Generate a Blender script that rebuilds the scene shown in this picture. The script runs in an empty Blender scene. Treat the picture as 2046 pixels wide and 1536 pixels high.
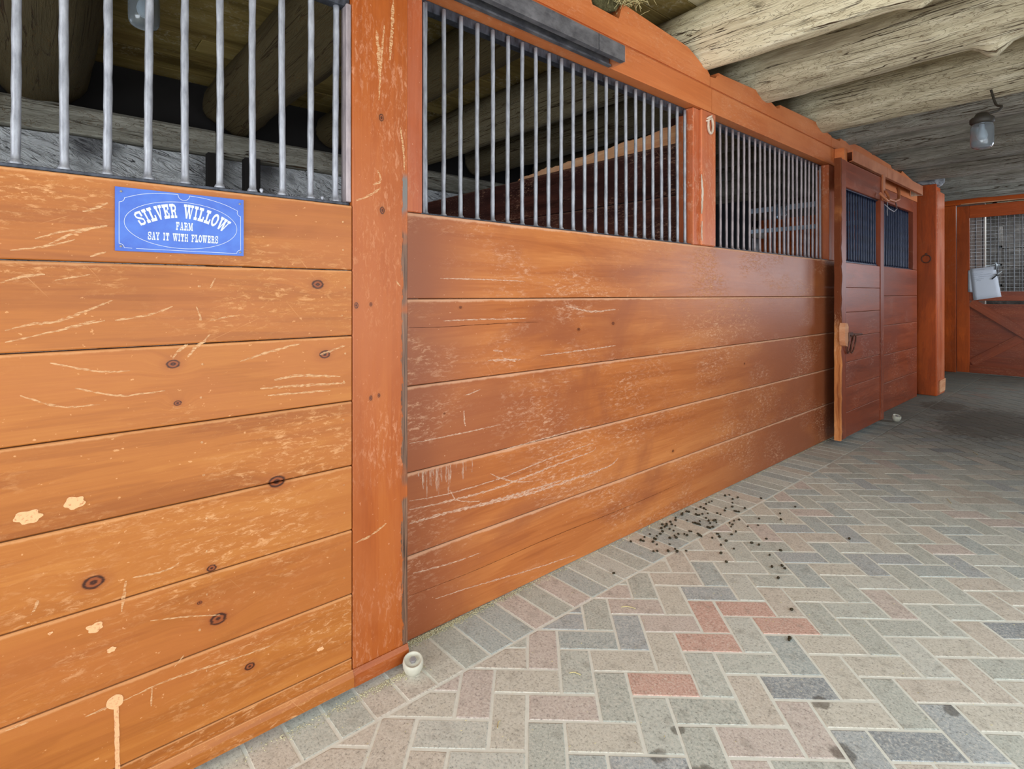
import bpy, bmesh, math, random
from mathutils import Vector, noise, Matrix, Quaternion

random.seed(7)
R = math.radians
sc = bpy.context.scene
COL = sc.collection

# ------------------------------------------------------------------ camera
YAW = 48.76
cam_d = bpy.data.cameras.new('camera')
cam_d.sensor_width = 36.0
cam_d.lens = 36.0 * 1080 / 2046
cam_d.shift_y = -(768 - 588) / 2046
cam_d.clip_start = 0.05
cam = bpy.data.objects.new('camera', cam_d)
COL.objects.link(cam)
cam.location = (1.573, 0.0, 1.15)
cam.rotation_euler = (R(90), 0, R(YAW))
sc.camera = cam

# ------------------------------------------------------------------ view, world, light
sc.view_settings.view_transform = 'Standard'
sc.view_settings.look = 'None'
sc.view_settings.gamma = 1
sc.view_settings.exposure = 0.25
sc.view_settings.use_curve_mapping = False

w = bpy.data.worlds.new('sky')
sc.world = w
w.use_nodes = True
bg = w.node_tree.nodes['Background']
bg.inputs[0].default_value = (0.80, 0.90, 1.0, 1)
bg.inputs[1].default_value = 1.5


def area(name, loc, rot, sx, sy, power, color):
    d = bpy.data.lights.new(name, 'AREA')
    d.shape = 'RECTANGLE'
    d.size, d.size_y = sx, sy
    d.energy = power
    d.color = color
    o = bpy.data.objects.new(name, d)
    COL.objects.link(o)
    o.location = loc
    o.rotation_euler = rot
    return o


# daylight of the barn's doorway and windows; yard doors and room lamp are added
area('daylight_near_doorway', (1.6, -2.95, 1.25), (R(-90), 0, R(180)), 3.0, 2.4, 115, (0.97, 0.99, 1.0))
area('added_yard_light', (3.15, 1.25, 1.30), (0, R(90), 0), 2.2, 4.0, 54, (0.97, 0.99, 1.0))  # unseen opening added to light the stall fronts head-on
area('daylight_right_window', (3.15, 8.3, 1.55), (0, R(90), 0), 1.0, 1.8, 52, (0.82, 0.90, 1.0))
area('daylight_far_window', (2.5, 10.15, 1.55), (R(-90), 0, 0), 1.1, 1.1, 15, (0.86, 0.90, 1.0))
area('daylight_stall_window', (-2.90, -1.6, 1.55), (0, R(-90), 0), 0.8, 0.9, 5, (0.80, 0.88, 1.0))
area('daylight_back_stall_window', (-2.90, 6.2, 1.55), (0, R(-90), 0), 0.8, 1.0, 9, (0.62, 0.78, 1.0))
area('added_room_lamp', (0.7, 12.0, 2.6), (0, 0, 0), 1.2, 1.2, 45, (0.95, 0.97, 1.0))  # unseen lamp added to brighten the closed room behind the mesh door


# ------------------------------------------------------------------ tagging helpers
def tag(o, label=None, cat=None, group=None, kind=None):
    if label: o['label'] = label
    if cat: o['category'] = cat
    if group: o['group'] = group
    if kind: o['kind'] = kind
    return o


def wloc(o):
    v = Vector((0, 0, 0))
    while o is not None:
        v += o.location
        o = o.parent
    return v


def empty(name, loc, label, cat, group=None):
    o = bpy.data.objects.new(name, None)
    o.empty_display_size = 0.1
    COL.objects.link(o)
    o.location = loc
    return tag(o, label, cat, group)


class MB:
    """collects world-space shapes into one mesh, with grain coordinates on the vertices"""

    def __init__(self):
        self.bm = bmesh.new()
        self.gc = self.bm.verts.layers.float_vector.new('gc')
        self.rnd = self.bm.verts.layers.float.new('rnd')
        self.ab = self.bm.verts.layers.float.new('ab')

    def stamp(self, verts, axis='Y', rnd=0.0, lo=0.0, hi=1.0):
        for v in verts:
            x, y, z = v.co
            if axis == 'Y': v[self.gc] = (y, z, x); a = z
            elif axis == 'Z': v[self.gc] = (z, y, x); a = y
            else: v[self.gc] = (x, z, y); a = z
            v[self.rnd] = rnd
            v[self.ab] = (a - lo) / max(hi - lo, 1e-6)

    def box(self, x0, x1, y0, y1, z0, z1, axis='Y', rnd=None, bev=0.002, warp=0.0):
        if rnd is None: rnd = random.random()
        m = bmesh.ops.create_cube(self.bm, size=1)
        vs = m['verts']
        for v in vs:
            v.co = Vector((x0 if v.co.x < 0 else x1, y0 if v.co.y < 0 else y1, z0 if v.co.z < 0 else z1))
            if warp: v.co += Vector((random.uniform(-warp, warp), 0, random.uniform(-warp, warp)))
        if bev:
            es = {e for v in vs for e in v.link_edges}
            r = bmesh.ops.bevel(self.bm, geom=list(es), offset=bev, segments=1, affect='EDGES', clamp_overlap=True)
            vs = list({v for f in r['faces'] for v in f.verts} | {v for v in vs if v.is_valid})
        lo, hi = (z0, z1) if axis != 'Z' else (y0, y1)
        self.stamp(vs, axis, rnd, lo, hi)
        return vs

    def prism(self, pts, x0, x1, axis='Y', rnd=None, plane='YZ'):
        """polygon pts in a plane, extruded between x0 and x1 on the third axis"""
        if rnd is None: rnd = random.random()
        def P(a, b, c):
            return {'YZ': (c, a, b), 'XZ': (a, c, b), 'XY': (a, b, c)}[plane]
        A = [self.bm.verts.new(P(a, b, x0)) for a, b in pts]
        B = [self.bm.verts.new(P(a, b, x1)) for a, b in pts]
        n = len(pts)
        fs = [self.bm.faces.new(A), self.bm.faces.new(B)]
        for i in range(n):
            fs.append(self.bm.faces.new((A[i], A[(i + 1) % n], B[(i + 1) % n], B[i])))
        bmesh.ops.recalc_face_normals(self.bm, faces=fs)
        zs = [v.co.z for v in A]
        self.stamp(A + B, axis, rnd, min(zs), max(zs))
        return A + B

    def obar(self, a, b, wid, thick, nrm, axis='X', rnd=None, bev=0.002):
        """a board running from a to b, wid across and thick along nrm"""
        if rnd is None: rnd = random.random()
        a, b, nrm = Vector(a), Vector(b), Vector(nrm).normalized()
        d = (b - a).normalized()
        s = nrm.cross(d).normalized()
        m = bmesh.ops.create_cube(self.bm, size=1)
        vs = m['verts']
        L = (b - a).length
        loc = {}
        for v in vs:
            c = v.co.copy()
            v.co = (a + b) / 2 + d * (c.x * L) + s * (c.y * wid) + nrm * (c.z * thick)
        if bev:
            es = {e for v in vs for e in v.link_edges}
            r = bmesh.ops.bevel(self.bm, geom=list(es), offset=bev, segments=1, affect='EDGES')
            vs = list({v for f in r['faces'] for v in f.verts} | {v for v in vs if v.is_valid})
        for v in vs:
            q = v.co - a
            v[self.gc] = (q.dot(d), q.dot(s), q.dot(nrm))
            v[self.rnd] = rnd
            v[self.ab] = 0.5
        return vs

    def tube(self, pts, r, seg=10, closed=False, rnd=0.0, cap=True):
        pts = [Vector(p) for p in pts]
        n = len(pts)
        rings = []
        up = Vector((0.13, 0.21, 1)).normalized()
        for i, p in enumerate(pts):
            if closed: t = pts[(i + 1) % n] - pts[i - 1]
            else: t = pts[min(i + 1, n - 1)] - pts[max(i - 1, 0)]
            t.normalize()
            s = t.cross(up)
            if s.length < 1e-3: s = t.cross(Vector((1, 0, 0)))
            s.normalize()
            u = s.cross(t)
            rr = r(i / max(n - 1, 1)) if callable(r) else r
            ring = []
            for k in range(seg):
                a = 2 * math.pi * k / seg
                v = self.bm.verts.new(p + s * math.cos(a) * rr + u * math.sin(a) * rr)
                v[self.gc] = tuple(v.co)
                v[self.rnd] = rnd
                ring.append(v)
            rings.append(ring)
        for i in range(n if closed else n - 1):
            A, B = rings[i], rings[(i + 1) % n]
            for k in range(seg):
                f = self.bm.faces.new((A[k], A[(k + 1) % seg], B[(k + 1) % seg], B[k]))
                f.smooth = True
        if not closed and cap:
            self.bm.faces.new(rings[0]); self.bm.faces.new(rings[-1])
        return rings

    def lathe(self, prof, loc, seg=28, rnd=0.0, smooth=True):
        """prof: list of (radius, height), turned round the vertical axis at loc"""
        rings = []
        for r, z in prof:
            if r < 1e-5:
                rings.append([self.bm.verts.new((loc[0], loc[1], loc[2] + z))])
            else:
                rings.append([self.bm.verts.new((loc[0] + r * math.cos(2 * math.pi * k / seg), loc[1] + r * math.sin(2 * math.pi * k / seg), loc[2] + z)) for k in range(seg)])
        for A, B in zip(rings, rings[1:]):
            for k in range(seg):
                k2 = (k + 1) % seg
                if len(A) == 1 and len(B) == 1: continue
                if len(A) == 1: f = self.bm.faces.new((A[0], B[k2], B[k]))
                elif len(B) == 1: f = self.bm.faces.new((A[k], A[k2], B[0]))
                else: f = self.bm.faces.new((A[k], A[k2], B[k2], B[k]))
                f.smooth = smooth
        for r_ in rings:
            for v in r_:
                v[self.gc] = tuple(v.co); v[self.rnd] = rnd

    def ribbon(self, pts, wid, x, taper=True, jag=0.0, closed=False):
        """flat strip in the YZ plane at x, following pts"""
        n = len(pts)
        L, Rr = [], []
        for i, (y, z) in enumerate(pts):
            if closed: a, b = pts[i - 1], pts[(i + 1) % n]
            else: a, b = pts[max(i - 1, 0)], pts[min(i + 1, n - 1)]
            dy, dz = b[0] - a[0], b[1] - a[1]
            l = math.hypot(dy, dz) or 1
            ny, nz = -dz / l, dy / l
            t = i / max(n - 1, 1)
            ww = wid * (0.25 + 0.75 * math.sin(math.pi * min(max(t, .02), .98)) ** .5 if taper else 1) / 2
            j1, j2 = (1 + random.uniform(-jag, jag)), (1 + random.uniform(-jag, jag))
            L.append(self.bm.verts.new((x, y + ny * ww * j1, z + nz * ww * j1)))
            Rr.append(self.bm.verts.new((x, y - ny * ww * j2, z - nz * ww * j2)))
        for i in range(n if closed else n - 1):
            k = (i + 1) % n
            self.bm.faces.new((L[i], L[k], Rr[k], Rr[i]))
        self.stamp(L + Rr)
        return L + Rr

    def poly(self, pts, x):
        vs = [self.bm.verts.new((x, y, z)) for y, z in pts]
        self.bm.faces.new(vs)
        self.stamp(vs)

    def build(self, name, mat, parent=None, smooth=False):
        o0 = wloc(parent) if parent is not None else Vector((0, 0, 0))
        if parent is None:
            pass
        for v in self.bm.verts: v.co -= o0
        if smooth:
            for f in self.bm.faces: f.smooth = True
        me = bpy.data.meshes.new(name)
        self.bm.to_mesh(me); self.bm.free()
        for m_ in (mat if isinstance(mat, (list, tuple)) else [mat]): me.materials.append(m_)
        o = bpy.data.objects.new(name, me)
        COL.objects.link(o)
        if parent is not None: o.parent = parent
        return o


def resample(pts, step):
    """smooth polyline through pts (Catmull-Rom), about step apart"""
    out = []
    n = len(pts)
    for i in range(n - 1):
        p0, p1, p2, p3 = pts[max(i - 1, 0)], pts[i], pts[i + 1], pts[min(i + 2, n - 1)]
        k = max(1, int(math.dist(p1, p2) / step))
        for j in range(k):
            t = j / k
            out.append(tuple(0.5 * (2 * b + (c - a) * t + (2 * a - 5 * b + 4 * c - d) * t * t + (3 * b - a - 3 * c + d) * t ** 3)
                             for a, b, c, d in zip(p0, p1, p2, p3)))
    out.append(tuple(pts[-1]))
    return out


# ------------------------------------------------------------------ material helpers
def srgb(r, g, b):
    f = lambda c: (c / 255 / 12.92) if c / 255 <= 0.04045 else ((c / 255 + 0.055) / 1.055) ** 2.4
    return (f(r), f(g), f(b), 1.0)


class NT:
    def __init__(self, name):
        self.mat = bpy.data.materials.new(name)
        self.mat.use_nodes = True
        self.t = self.mat.node_tree
        self.bsdf = self.t.nodes['Principled BSDF']

    def _in(self, node, idx, v):
        if isinstance(v, bpy.types.NodeSocket): self.t.links.new(v, node.inputs[idx])
        elif v is not None: node.inputs[idx].default_value = v

    def attr(self, name):
        n = self.t.nodes.new('ShaderNodeAttribute'); n.attribute_name = name
        return n.outputs['Fac'] if name in ('rnd', 'ab') else n.outputs['Vector']

    def m(self, op, a, b=None, c=None, clamp=False):
        n = self.t.nodes.new('ShaderNodeMath'); n.operation = op; n.use_clamp = clamp
        self._in(n, 0, a); self._in(n, 1, b)
        if c is not None: self._in(n, 2, c)
        return n.outputs[0]

    def vm(self, op, a, b=None):
        n = self.t.nodes.new('ShaderNodeVectorMath'); n.operation = op
        self._in(n, 0, a); self._in(n, 1, b)
        return n.outputs['Value'] if op in ('LENGTH', 'DISTANCE', 'DOT_PRODUCT') else n.outputs[0]

    def scale(self, v, s):
        n = self.t.nodes.new('ShaderNodeVectorMath'); n.operation = 'SCALE'
        self._in(n, 0, v); self._in(n, 3, s)
        return n.outputs[0]

    def sep(self, v):
        n = self.t.nodes.new('ShaderNodeSeparateXYZ'); self._in(n, 0, v)
        return n.outputs

    def comb(self, x, y, z):
        n = self.t.nodes.new('ShaderNodeCombineXYZ')
        self._in(n, 0, x); self._in(n, 1, y); self._in(n, 2, z)
        return n.outputs[0]

    def noise(self, v, scale=1.0, detail=4.0, rough=0.55, dist=0.0):
        n = self.t.nodes.new('ShaderNodeTexNoise')
        self._in(n, 'Vector', v)
        n.inputs['Scale'].default_value = scale
        n.inputs['Detail'].default_value = detail
        n.inputs['Roughness'].default_value = rough
        n.inputs['Distortion'].default_value = dist
        return n.outputs['Fac']

    def voro(self, v, scale=1.0, feature='F1'):
        n = self.t.nodes.new('ShaderNodeTexVoronoi'); n.feature = feature
        self._in(n, 'Vector', v); n.inputs['Scale'].default_value = scale
        return n.outputs['Distance']

    def ss(self, v, lo, hi, a=0.0, b=1.0):
        n = self.t.nodes.new('ShaderNodeMapRange'); n.interpolation_type = 'SMOOTHSTEP'
        self._in(n, 0, v)
        for i, x in zip((1, 2, 3, 4), (lo, hi, a, b)): self._in(n, i, x)
        return n.outputs[0]

    def ramp(self, f, stops, interp='LINEAR'):
        n = self.t.nodes.new('ShaderNodeValToRGB'); self._in(n, 0, f)
        cr = n.color_ramp; cr.interpolation = interp
        while len(cr.elements) < len(stops): cr.elements.new(0.5)
        for e, (p, c) in zip(cr.elements, stops): e.position = p; e.color = c
        return n.outputs[0]

    def mix(self, f, a, b, blend='MIX'):
        n = self.t.nodes.new('ShaderNodeMix'); n.data_type = 'RGBA'; n.blend_type = blend
        self._in(n, 0, f); self._in(n, 6, a); self._in(n, 7, b)
        return n.outputs[2]

    def bump(self, h, strength=0.3, dist=0.002):
        n = self.t.nodes.new('ShaderNodeBump')
        n.inputs['Strength'].default_value = strength
        n.inputs['Distance'].default_value = dist
        self._in(n, 'Height', h)
        self.t.links.new(n.outputs[0], self.bsdf.inputs['Normal'])

    def out(self, color=None, rough=None, metal=None, spec=None, alpha=None):
        for k, v in (('Base Color', color), ('Roughness', rough), ('Metallic', metal), ('Specular IOR Level', spec), ('Alpha', alpha)):
            if v is not None: self._in(self.bsdf, k, v)
        return self.mat


def wood(name, c_mid, c_dark, c_light, c_blotch, blotch=0.5, wear=0.5, wear_col=(0.75, 0.45, 0.28, 1), rough=0.42,
         knots=(), edge=None, blotch_scale=1.6, streak=1.0, scr=0.5, edge_pale=0.6, spec=0.32, fade=None, darkened=None, gain=(1, 1, 1)):
    n = NT(name)
    c_mid, c_dark, c_light, c_blotch = [tuple(min(1, x * g) for x, g in zip(c_, gain)) + (1,) for c_ in (c_mid, c_dark, c_light, c_blotch)]
    gc, rnd, ab = n.attr('gc'), n.attr('rnd'), n.attr('ab')
    off = n.scale(n.comb(17.3, 31.7, 9.1), rnd)
    # knots
    dk = None
    for a, b, r in knots:
        d = n.vm('LENGTH', n.vm('MULTIPLY', n.vm('SUBTRACT', gc, (a, b, 0)), (0.72 / r, 1 / r, 0)))
        dk = d if dk is None else n.m('MINIMUM', dk, d)
    s = n.sep(gc)
    across = s[1]
    if dk is not None:
        pull = n.ss(dk, 0.3, 5.5, 0.022, 0.0)
        across = n.m('ADD', s[1], pull)
    v = n.vm('ADD', n.comb(s[0], across, s[2]), off)
    g1 = n.noise(n.vm('MULTIPLY', v, (0.8, 11, 5)), 1, 5, 0.6, 0.4)
    lines = n.m('SINE', n.m('MULTIPLY', g1, 70.0))
    g2 = n.noise(n.vm('MULTIPLY', v, (3.5, 160, 60)), 1, 3, 0.6)
    f = n.m('ADD', n.m('MULTIPLY', n.m('SUBTRACT', g1, 0.5), 2.1 * streak), n.m('MULTIPLY', lines, 0.07 * streak))
    f = n.m('ADD', f, n.m('MULTIPLY', n.m('SUBTRACT', g2, 0.5), 0.45 * streak))
    f = n.m('ADD', f, n.m('MULTIPLY', n.m('SUBTRACT', rnd, 0.5), 0.30))
    f = n.m('ADD', f, 0.5, clamp=True)
    col = n.ramp(f, [(0.05, c_dark), (0.5, c_mid), (0.95, c_light)])
    # blotches of differently aged stain
    b1 = n.noise(n.vm('ADD', n.vm('MULTIPLY', gc, (1, 1.6, 1)), n.scale(off, 0.15)), blotch_scale, 5, 0.6, 0.6)
    bm_ = n.m('MULTIPLY', n.ss(b1, 0.42, 0.66), blotch)
    if fade is not None:  # (coordinate index, from, to) : a stretch where the paint has reddened
        idx, p0, p1 = fade
        bm_ = n.m('MAXIMUM', bm_, n.m('MULTIPLY', n.ss(s[idx], p0, p1, 1.0, 0.0), n.ss(b1, 0.25, 0.55, 0.5, 1.0)))
    if darkened is not None:  # blends towards the blotch colour along the grain
        bm_ = n.m('MAXIMUM', bm_, n.m('MULTIPLY', n.ss(s[0], darkened[0], darkened[1]), n.ss(b1, 0.25, 0.5, 0.55, 1.0)))
    col = n.mix(bm_, col, c_blotch)
    # rubbed patches: speckled, broken
    w1 = n.noise(n.vm('ADD', n.vm('MULTIPLY', gc, (1, 1.5, 1)), off), 2.3, 3, 0.5)
    w2 = n.noise(n.vm('ADD', n.vm('MULTIPLY', gc, (24, 70, 24)), off), 1.3, 8, 0.78, 0.5)
    wm = n.m('MULTIPLY', n.ss(w1, 0.44, 0.64), n.ss(w2, 0.50, 0.64))
    w3 = n.noise(n.vm('MULTIPLY', gc, (85, 110, 60)), 1, 2, 0.5)
    wm = n.m('MAXIMUM', wm, n.m('MULTIPLY', n.ss(w3, 0.70, 0.76), 0.8))
    # scratches, two sloping families
    for ang, sd in ((0.42, 3.3), (-0.9, 8.1)):
        ca, sa = math.cos(ang), math.sin(ang)
        u = n.m('ADD', n.m('MULTIPLY', s[0], ca), n.m('MULTIPLY', s[1], sa))
        t = n.m('SUBTRACT', n.m('MULTIPLY', s[1], ca), n.m('MULTIPLY', s[0], sa))
        sn = n.noise(n.comb(n.m('MULTIPLY', u, 5.0), n.m('MULTIPLY', t, 190.0), sd), 1, 2, 0.5, 0.15)
        wm = n.m('MAXIMUM', wm, n.m('MULTIPLY', n.m('MULTIPLY', n.ss(sn, 0.735, 0.77), n.ss(w1, 0.42, 0.55)), scr))
    # chipped arris plus a painted highlight along the upper edge of each board
    if edge_pale:
        en = n.noise(n.vm('MULTIPLY', gc, (9, 1, 1)), 1, 6, 0.7)
        em = n.m('MULTIPLY', n.ss(n.m('ADD', ab, n.m('MULTIPLY', n.m('SUBTRACT', en, 0.5), 0.09)), 0.955, 0.985), edge_pale)
        wm = n.m('MAXIMUM', wm, em)
    col = n.mix(n.m('MULTIPLY', wm, wear), col, wear_col)
    height = n.m('ADD', n.m('MULTIPLY', g2, 0.5), n.m('MULTIPLY', wm, 0.6))
    if dk is not None:
        ring = n.m('SINE', n.m('MULTIPLY', n.m('ADD', dk, n.m('MULTIPLY', g2, 0.7)), 9.0))
        kc = n.mix(n.ss(ring, -1, 1), srgb(62, 28, 12), srgb(140, 72, 34))
        halo = n.m('MULTIPLY', n.ss(dk, 0.9, 2.6, 1, 0), 0.45)
        col = n.mix(halo, col, srgb(150, 82, 36))
        col = n.mix(n.ss(n.m('ADD', dk, n.m('MULTIPLY', n.m('SUBTRACT', w2, 0.5), 0.9)), 0.85, 1.2, 1, 0), col, kc)
    if edge is not None:  # dark bare strip: across > edge0, below a height
        e0, zmax = edge
        nn = n.noise(n.vm('MULTIPLY', gc, (13, 60, 1)), 1, 6, 0.75)
        lim = n.m('ADD', n.m('MULTIPLY', n.m('SUBTRACT', nn, 0.5), 0.045), e0)
        em = n.m('MULTIPLY', n.ss(n.m('SUBTRACT', s[1], lim), 0.0, 0.0025), n.ss(s[0], zmax, zmax + 0.03, 1, 0))
        gap = n.noise(n.vm('MULTIPLY', gc, (7, 3, 1)), 1, 2, 0.5)
        em = n.m('MULTIPLY', em, n.ss(gap, 0.30, 0.38))
        bare = n.ramp(n.noise(n.vm('MULTIPLY', gc, (7, 480, 1)), 1, 3, 0.6), [(0.35, srgb(52, 36, 28)), (0.7, srgb(150, 110, 86))])
        bare = n.mix(n.ss(s[0], 1.34, 1.42), bare, srgb(112, 108, 104))
        col = n.mix(em, col, bare)
        height = n.m('SUBTRACT', height, n.m('MULTIPLY', em, 1.5))
    rr = n.m('ADD', n.m('ADD', n.m('MULTIPLY', g2, 0.12), n.m('MULTIPLY', wm, 0.25)), rough - 0.06)
    n.bump(height, 0.35, 0.0012)
    return n.out(col, rr, spec=spec)

# ------------------------------------------------------------------ materials
KN_DOOR = [(0.5815, 1.1777, .012), (0.6013, 0.9825, .011), (0.2382, 0.9867, .010), (0.2474, 0.8939, .006), (0.4723, 0.6573, .015),
           (0.0903, 0.5266, .014), (0.3335, 0.3513, .014), (0.4059, 0.2013, .009), (0.3191, 0.4805, .008), (0.2932, 0.4058, .004)]
KN_STILE = [(1.4026, 0.7777, .008), (1.118, 0.6947, .0065), (1.1204, 0.7403, .0045), (0.8477, 0.7662, .0045), (0.8434, 0.7403, .005), (1.6801, 0.7744, .008)]
KN_PANEL = [(1.1341, 1.1035, .005), (1.763, 0.998, .007), (2.0013, 1.0156, .007), (1.0655, 0.7345, .0035), (3.3, 0.72, .006), (2.5, 0.33, .006)]

M = {}
M['door'] = wood('stained_pine_door', srgb(192, 130, 78), srgb(166, 106, 60), srgb(208, 150, 98), srgb(194, 128, 88), blotch=.6, wear=.6,
                 wear_col=srgb(232, 178, 126), knots=KN_DOOR, rough=.46, gain=(.76, .58, .29))
M['stile'] = wood('stained_pine_stile', srgb(190, 120, 74), srgb(166, 98, 56), srgb(206, 142, 98), srgb(200, 138, 114), blotch=.65, wear=.42,
                  wear_col=srgb(222, 164, 128), knots=KN_STILE, edge=(0.843, 1.50), edge_pale=0, streak=.8, rough=.42, gain=(.71, .45, .17))
M['panel'] = wood('stained_plank_panel', srgb(190, 124, 84), srgb(162, 98, 64), srgb(212, 150, 108), srgb(158, 100, 82), blotch=.8, wear=.62, streak=.85, edge_pale=.9,
                  wear_col=srgb(222, 176, 142), knots=KN_PANEL, blotch_scale=1.25, rough=.36, fade=(0, 0.95, 1.35), scr=.6, darkened=(2.2, 4.0), gain=(.86, .69, .41), spec=.26)
M['post'] = wood('stained_post', srgb(176, 104, 76), srgb(152, 84, 58), srgb(192, 128, 100), srgb(176, 116, 104), blotch=.8, wear=.7,
                 wear_col=srgb(216, 168, 138), edge_pale=0, rough=.4, blotch_scale=3, gain=(1.1, .8, .5))
M['beam'] = wood('stained_header_beam', srgb(184, 114, 74), srgb(164, 94, 60), srgb(200, 136, 96), srgb(194, 130, 94), blotch=.6, wear=.55,
                 wear_col=srgb(216, 158, 118), rough=.45, streak=.6, edge_pale=.3, gain=(1.15, .94, .66))
M['rust_wood'] = wood('deep_red_brown_boards', srgb(140, 84, 58), srgb(112, 64, 44), srgb(160, 102, 76), srgb(130, 84, 74), blotch=.8, wear=.45,
                      wear_col=srgb(196, 140, 110), rough=.36, edge_pale=.35, scr=.3, gain=(1.0, .56, .34))
M['partition'] = wood('worn_dark_partition_planks', srgb(104, 72, 62), srgb(60, 42, 38), srgb(136, 96, 80), srgb(84, 62, 62), blotch=.8, wear=.8,
                      wear_col=srgb(176, 134, 112), rough=.85, spec=.08, scr=.9, edge_pale=.2, gain=(.5, .36, .34))
M['raw_board'] = wood('raw_pale_board', srgb(206, 148, 106), srgb(176, 112, 72), srgb(224, 180, 140), srgb(196, 132, 96), blotch=.5, wear=.3,
                      wear_col=srgb(232, 204, 176), rough=.7, edge_pale=0, scr=.2)
M['chewed'] = wood('chewed_bare_edge', srgb(214, 148, 96), srgb(160, 96, 54), srgb(232, 176, 126), srgb(112, 58, 26), blotch=.3, darkened=(.84, .98), wear=.5,
                   wear_col=srgb(232, 190, 150), rough=.8, edge_pale=0, streak=1.6, gain=(.85, .68, .5))
M['ceiling'] = wood('weathered_ceiling_boards', srgb(154, 138, 96), srgb(106, 92, 60), srgb(184, 168, 124), srgb(134, 112, 76), blotch=.6, wear=.5,
                    wear_col=srgb(200, 192, 168), rough=.9, edge_pale=.2, scr=.2, spec=.1, gain=(.8, .74, .55))
M['ceiling_pale'] = wood('pale_ceiling_boards', srgb(196, 182, 144), srgb(160, 144, 108), srgb(220, 208, 174), srgb(176, 156, 118), blotch=.6, wear=.5,
                    wear_col=srgb(226, 218, 194), rough=.9, edge_pale=.2, scr=.2, spec=.1)
M['far_wall'] = wood('dark_far_boards', srgb(120, 62, 30), srgb(88, 44, 20), srgb(142, 80, 44), srgb(104, 56, 34), blotch=.6, wear=.25,
                     wear_col=srgb(176, 124, 92), rough=.5, edge_pale=.2, scr=.2, gain=(2.6, 1.6, .5))
M['grey_wood'] = wood('grey_wall_boards', srgb(70, 68, 66), srgb(44, 42, 40), srgb(92, 90, 88), srgb(58, 56, 54), blotch=.6, wear=.4,
                      wear_col=srgb(176, 170, 160), rough=.85, edge_pale=.2, scr=.2, spec=.2)


def metal(name, c1, c2, rough=.45, metallic=.85, sc_=(60, 60, 14)):
    n = NT(name)
    tc = n.t.nodes.new('ShaderNodeTexCoord').outputs['Object']
    a = n.noise(n.vm('MULTIPLY', tc, sc_), 1, 6, .7)
    b = n.noise(tc, 7, 4, .6)
    c = n.ramp(n.m('ADD', n.m('MULTIPLY', a, .6), n.m('MULTIPLY', b, .4)), [(.35, c1), (.62, c2)])
    n.bump(a, .4, .001)
    return n.out(c, n.m('ADD', n.m('MULTIPLY', a, .3), rough - .15), metal=metallic)


M['galv'] = metal('galvanised_pipe', srgb(116, 118, 126), srgb(178, 180, 188), .5, .45)
M['dull_bar'] = metal('weathered_steel_bar', srgb(128, 118, 122), srgb(176, 164, 166), .55, .45)
M['black_steel'] = metal('black_steel', srgb(34, 36, 42), srgb(84, 88, 98), .5, .6)
M['track'] = metal('grey_track_steel', srgb(66, 66, 72), srgb(118, 116, 120), .55, .4, (14, 14, 30))
M['rust'] = metal('rusty_iron', srgb(60, 34, 26), srgb(122, 78, 58), .65, .3)
M['cream_paint'] = metal('flaking_cream_painted_iron', srgb(176, 150, 124), srgb(222, 204, 186), .6, .1)
M['painted_metal'] = metal('orange_painted_steel', srgb(166, 92, 54), srgb(196, 124, 84), .45, .1, (8, 8, 8))
M['zinc'] = metal('bright_zinc', srgb(170, 176, 182), srgb(214, 222, 226), .4, .5)
M['blue_bar'] = metal('blue_lit_bar', srgb(14, 24, 44), srgb(34, 48, 78), .45, .3)  # bluish light on the far bars, put into the steel colour


def plain(name, c, rough=.5, spec=.5, var=.0, vs=20):
    n = NT(name)
    col = c
    if var:
        tc = n.t.nodes.new('ShaderNodeTexCoord').outputs['Object']
        a = n.noise(tc, vs, 5, .65)
        dk = tuple(x * (1 - var) for x in c[:3]) + (1,)
        col = n.mix(a, dk, c)
    return n.out(col, rough, spec=spec)


M['sign_blue'] = None
n = NT('blue_engraved_plastic')
gc = n.attr('gc')
a = n.noise(gc, 16, 6, .6)
n.out(n.ramp(a, [(.3, srgb(44, 84, 180)), (.7, srgb(66, 112, 200))]), .42)
M['sign_blue'] = n.mat
M['sign_white'] = plain('engraved_white', srgb(208, 214, 218), .7, .2)
M['roller'] = plain('dirty_cream_rubber', srgb(208, 206, 190), .55, .4, .28, 60)
M['bolt'] = plain('grey_bolt', srgb(140, 136, 136), .5, .5, .2, 90)
M['dropping'] = plain('dark_olive_dropping', srgb(58, 50, 30), .6, .3, .5, 180)
M['straw'] = plain('pale_straw', srgb(216, 204, 150), .7, .2, .25, 90)
M['chaff'] = plain('yellow_green_chaff', srgb(214, 208, 172), .9, .1, .45, 140)
M['debris'] = plain('brown_debris', srgb(122, 88, 62), .9, .1, .5, 60)
M['paper'] = plain('white_paper', srgb(222, 228, 240), .7, .2, .04, 6)
M['ink'] = plain('faint_pencil', srgb(120, 128, 150), .8, .1)
M['pen'] = plain('black_plastic_pen', srgb(24, 24, 28), .35)
M['pale_rope'] = plain('pale_blue_pipe', srgb(150, 176, 200), .5, .4, .2, 12)
M['socket'] = plain('dark_lamp_cap', srgb(58, 54, 48), .6, .4, .4, 40)

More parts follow.
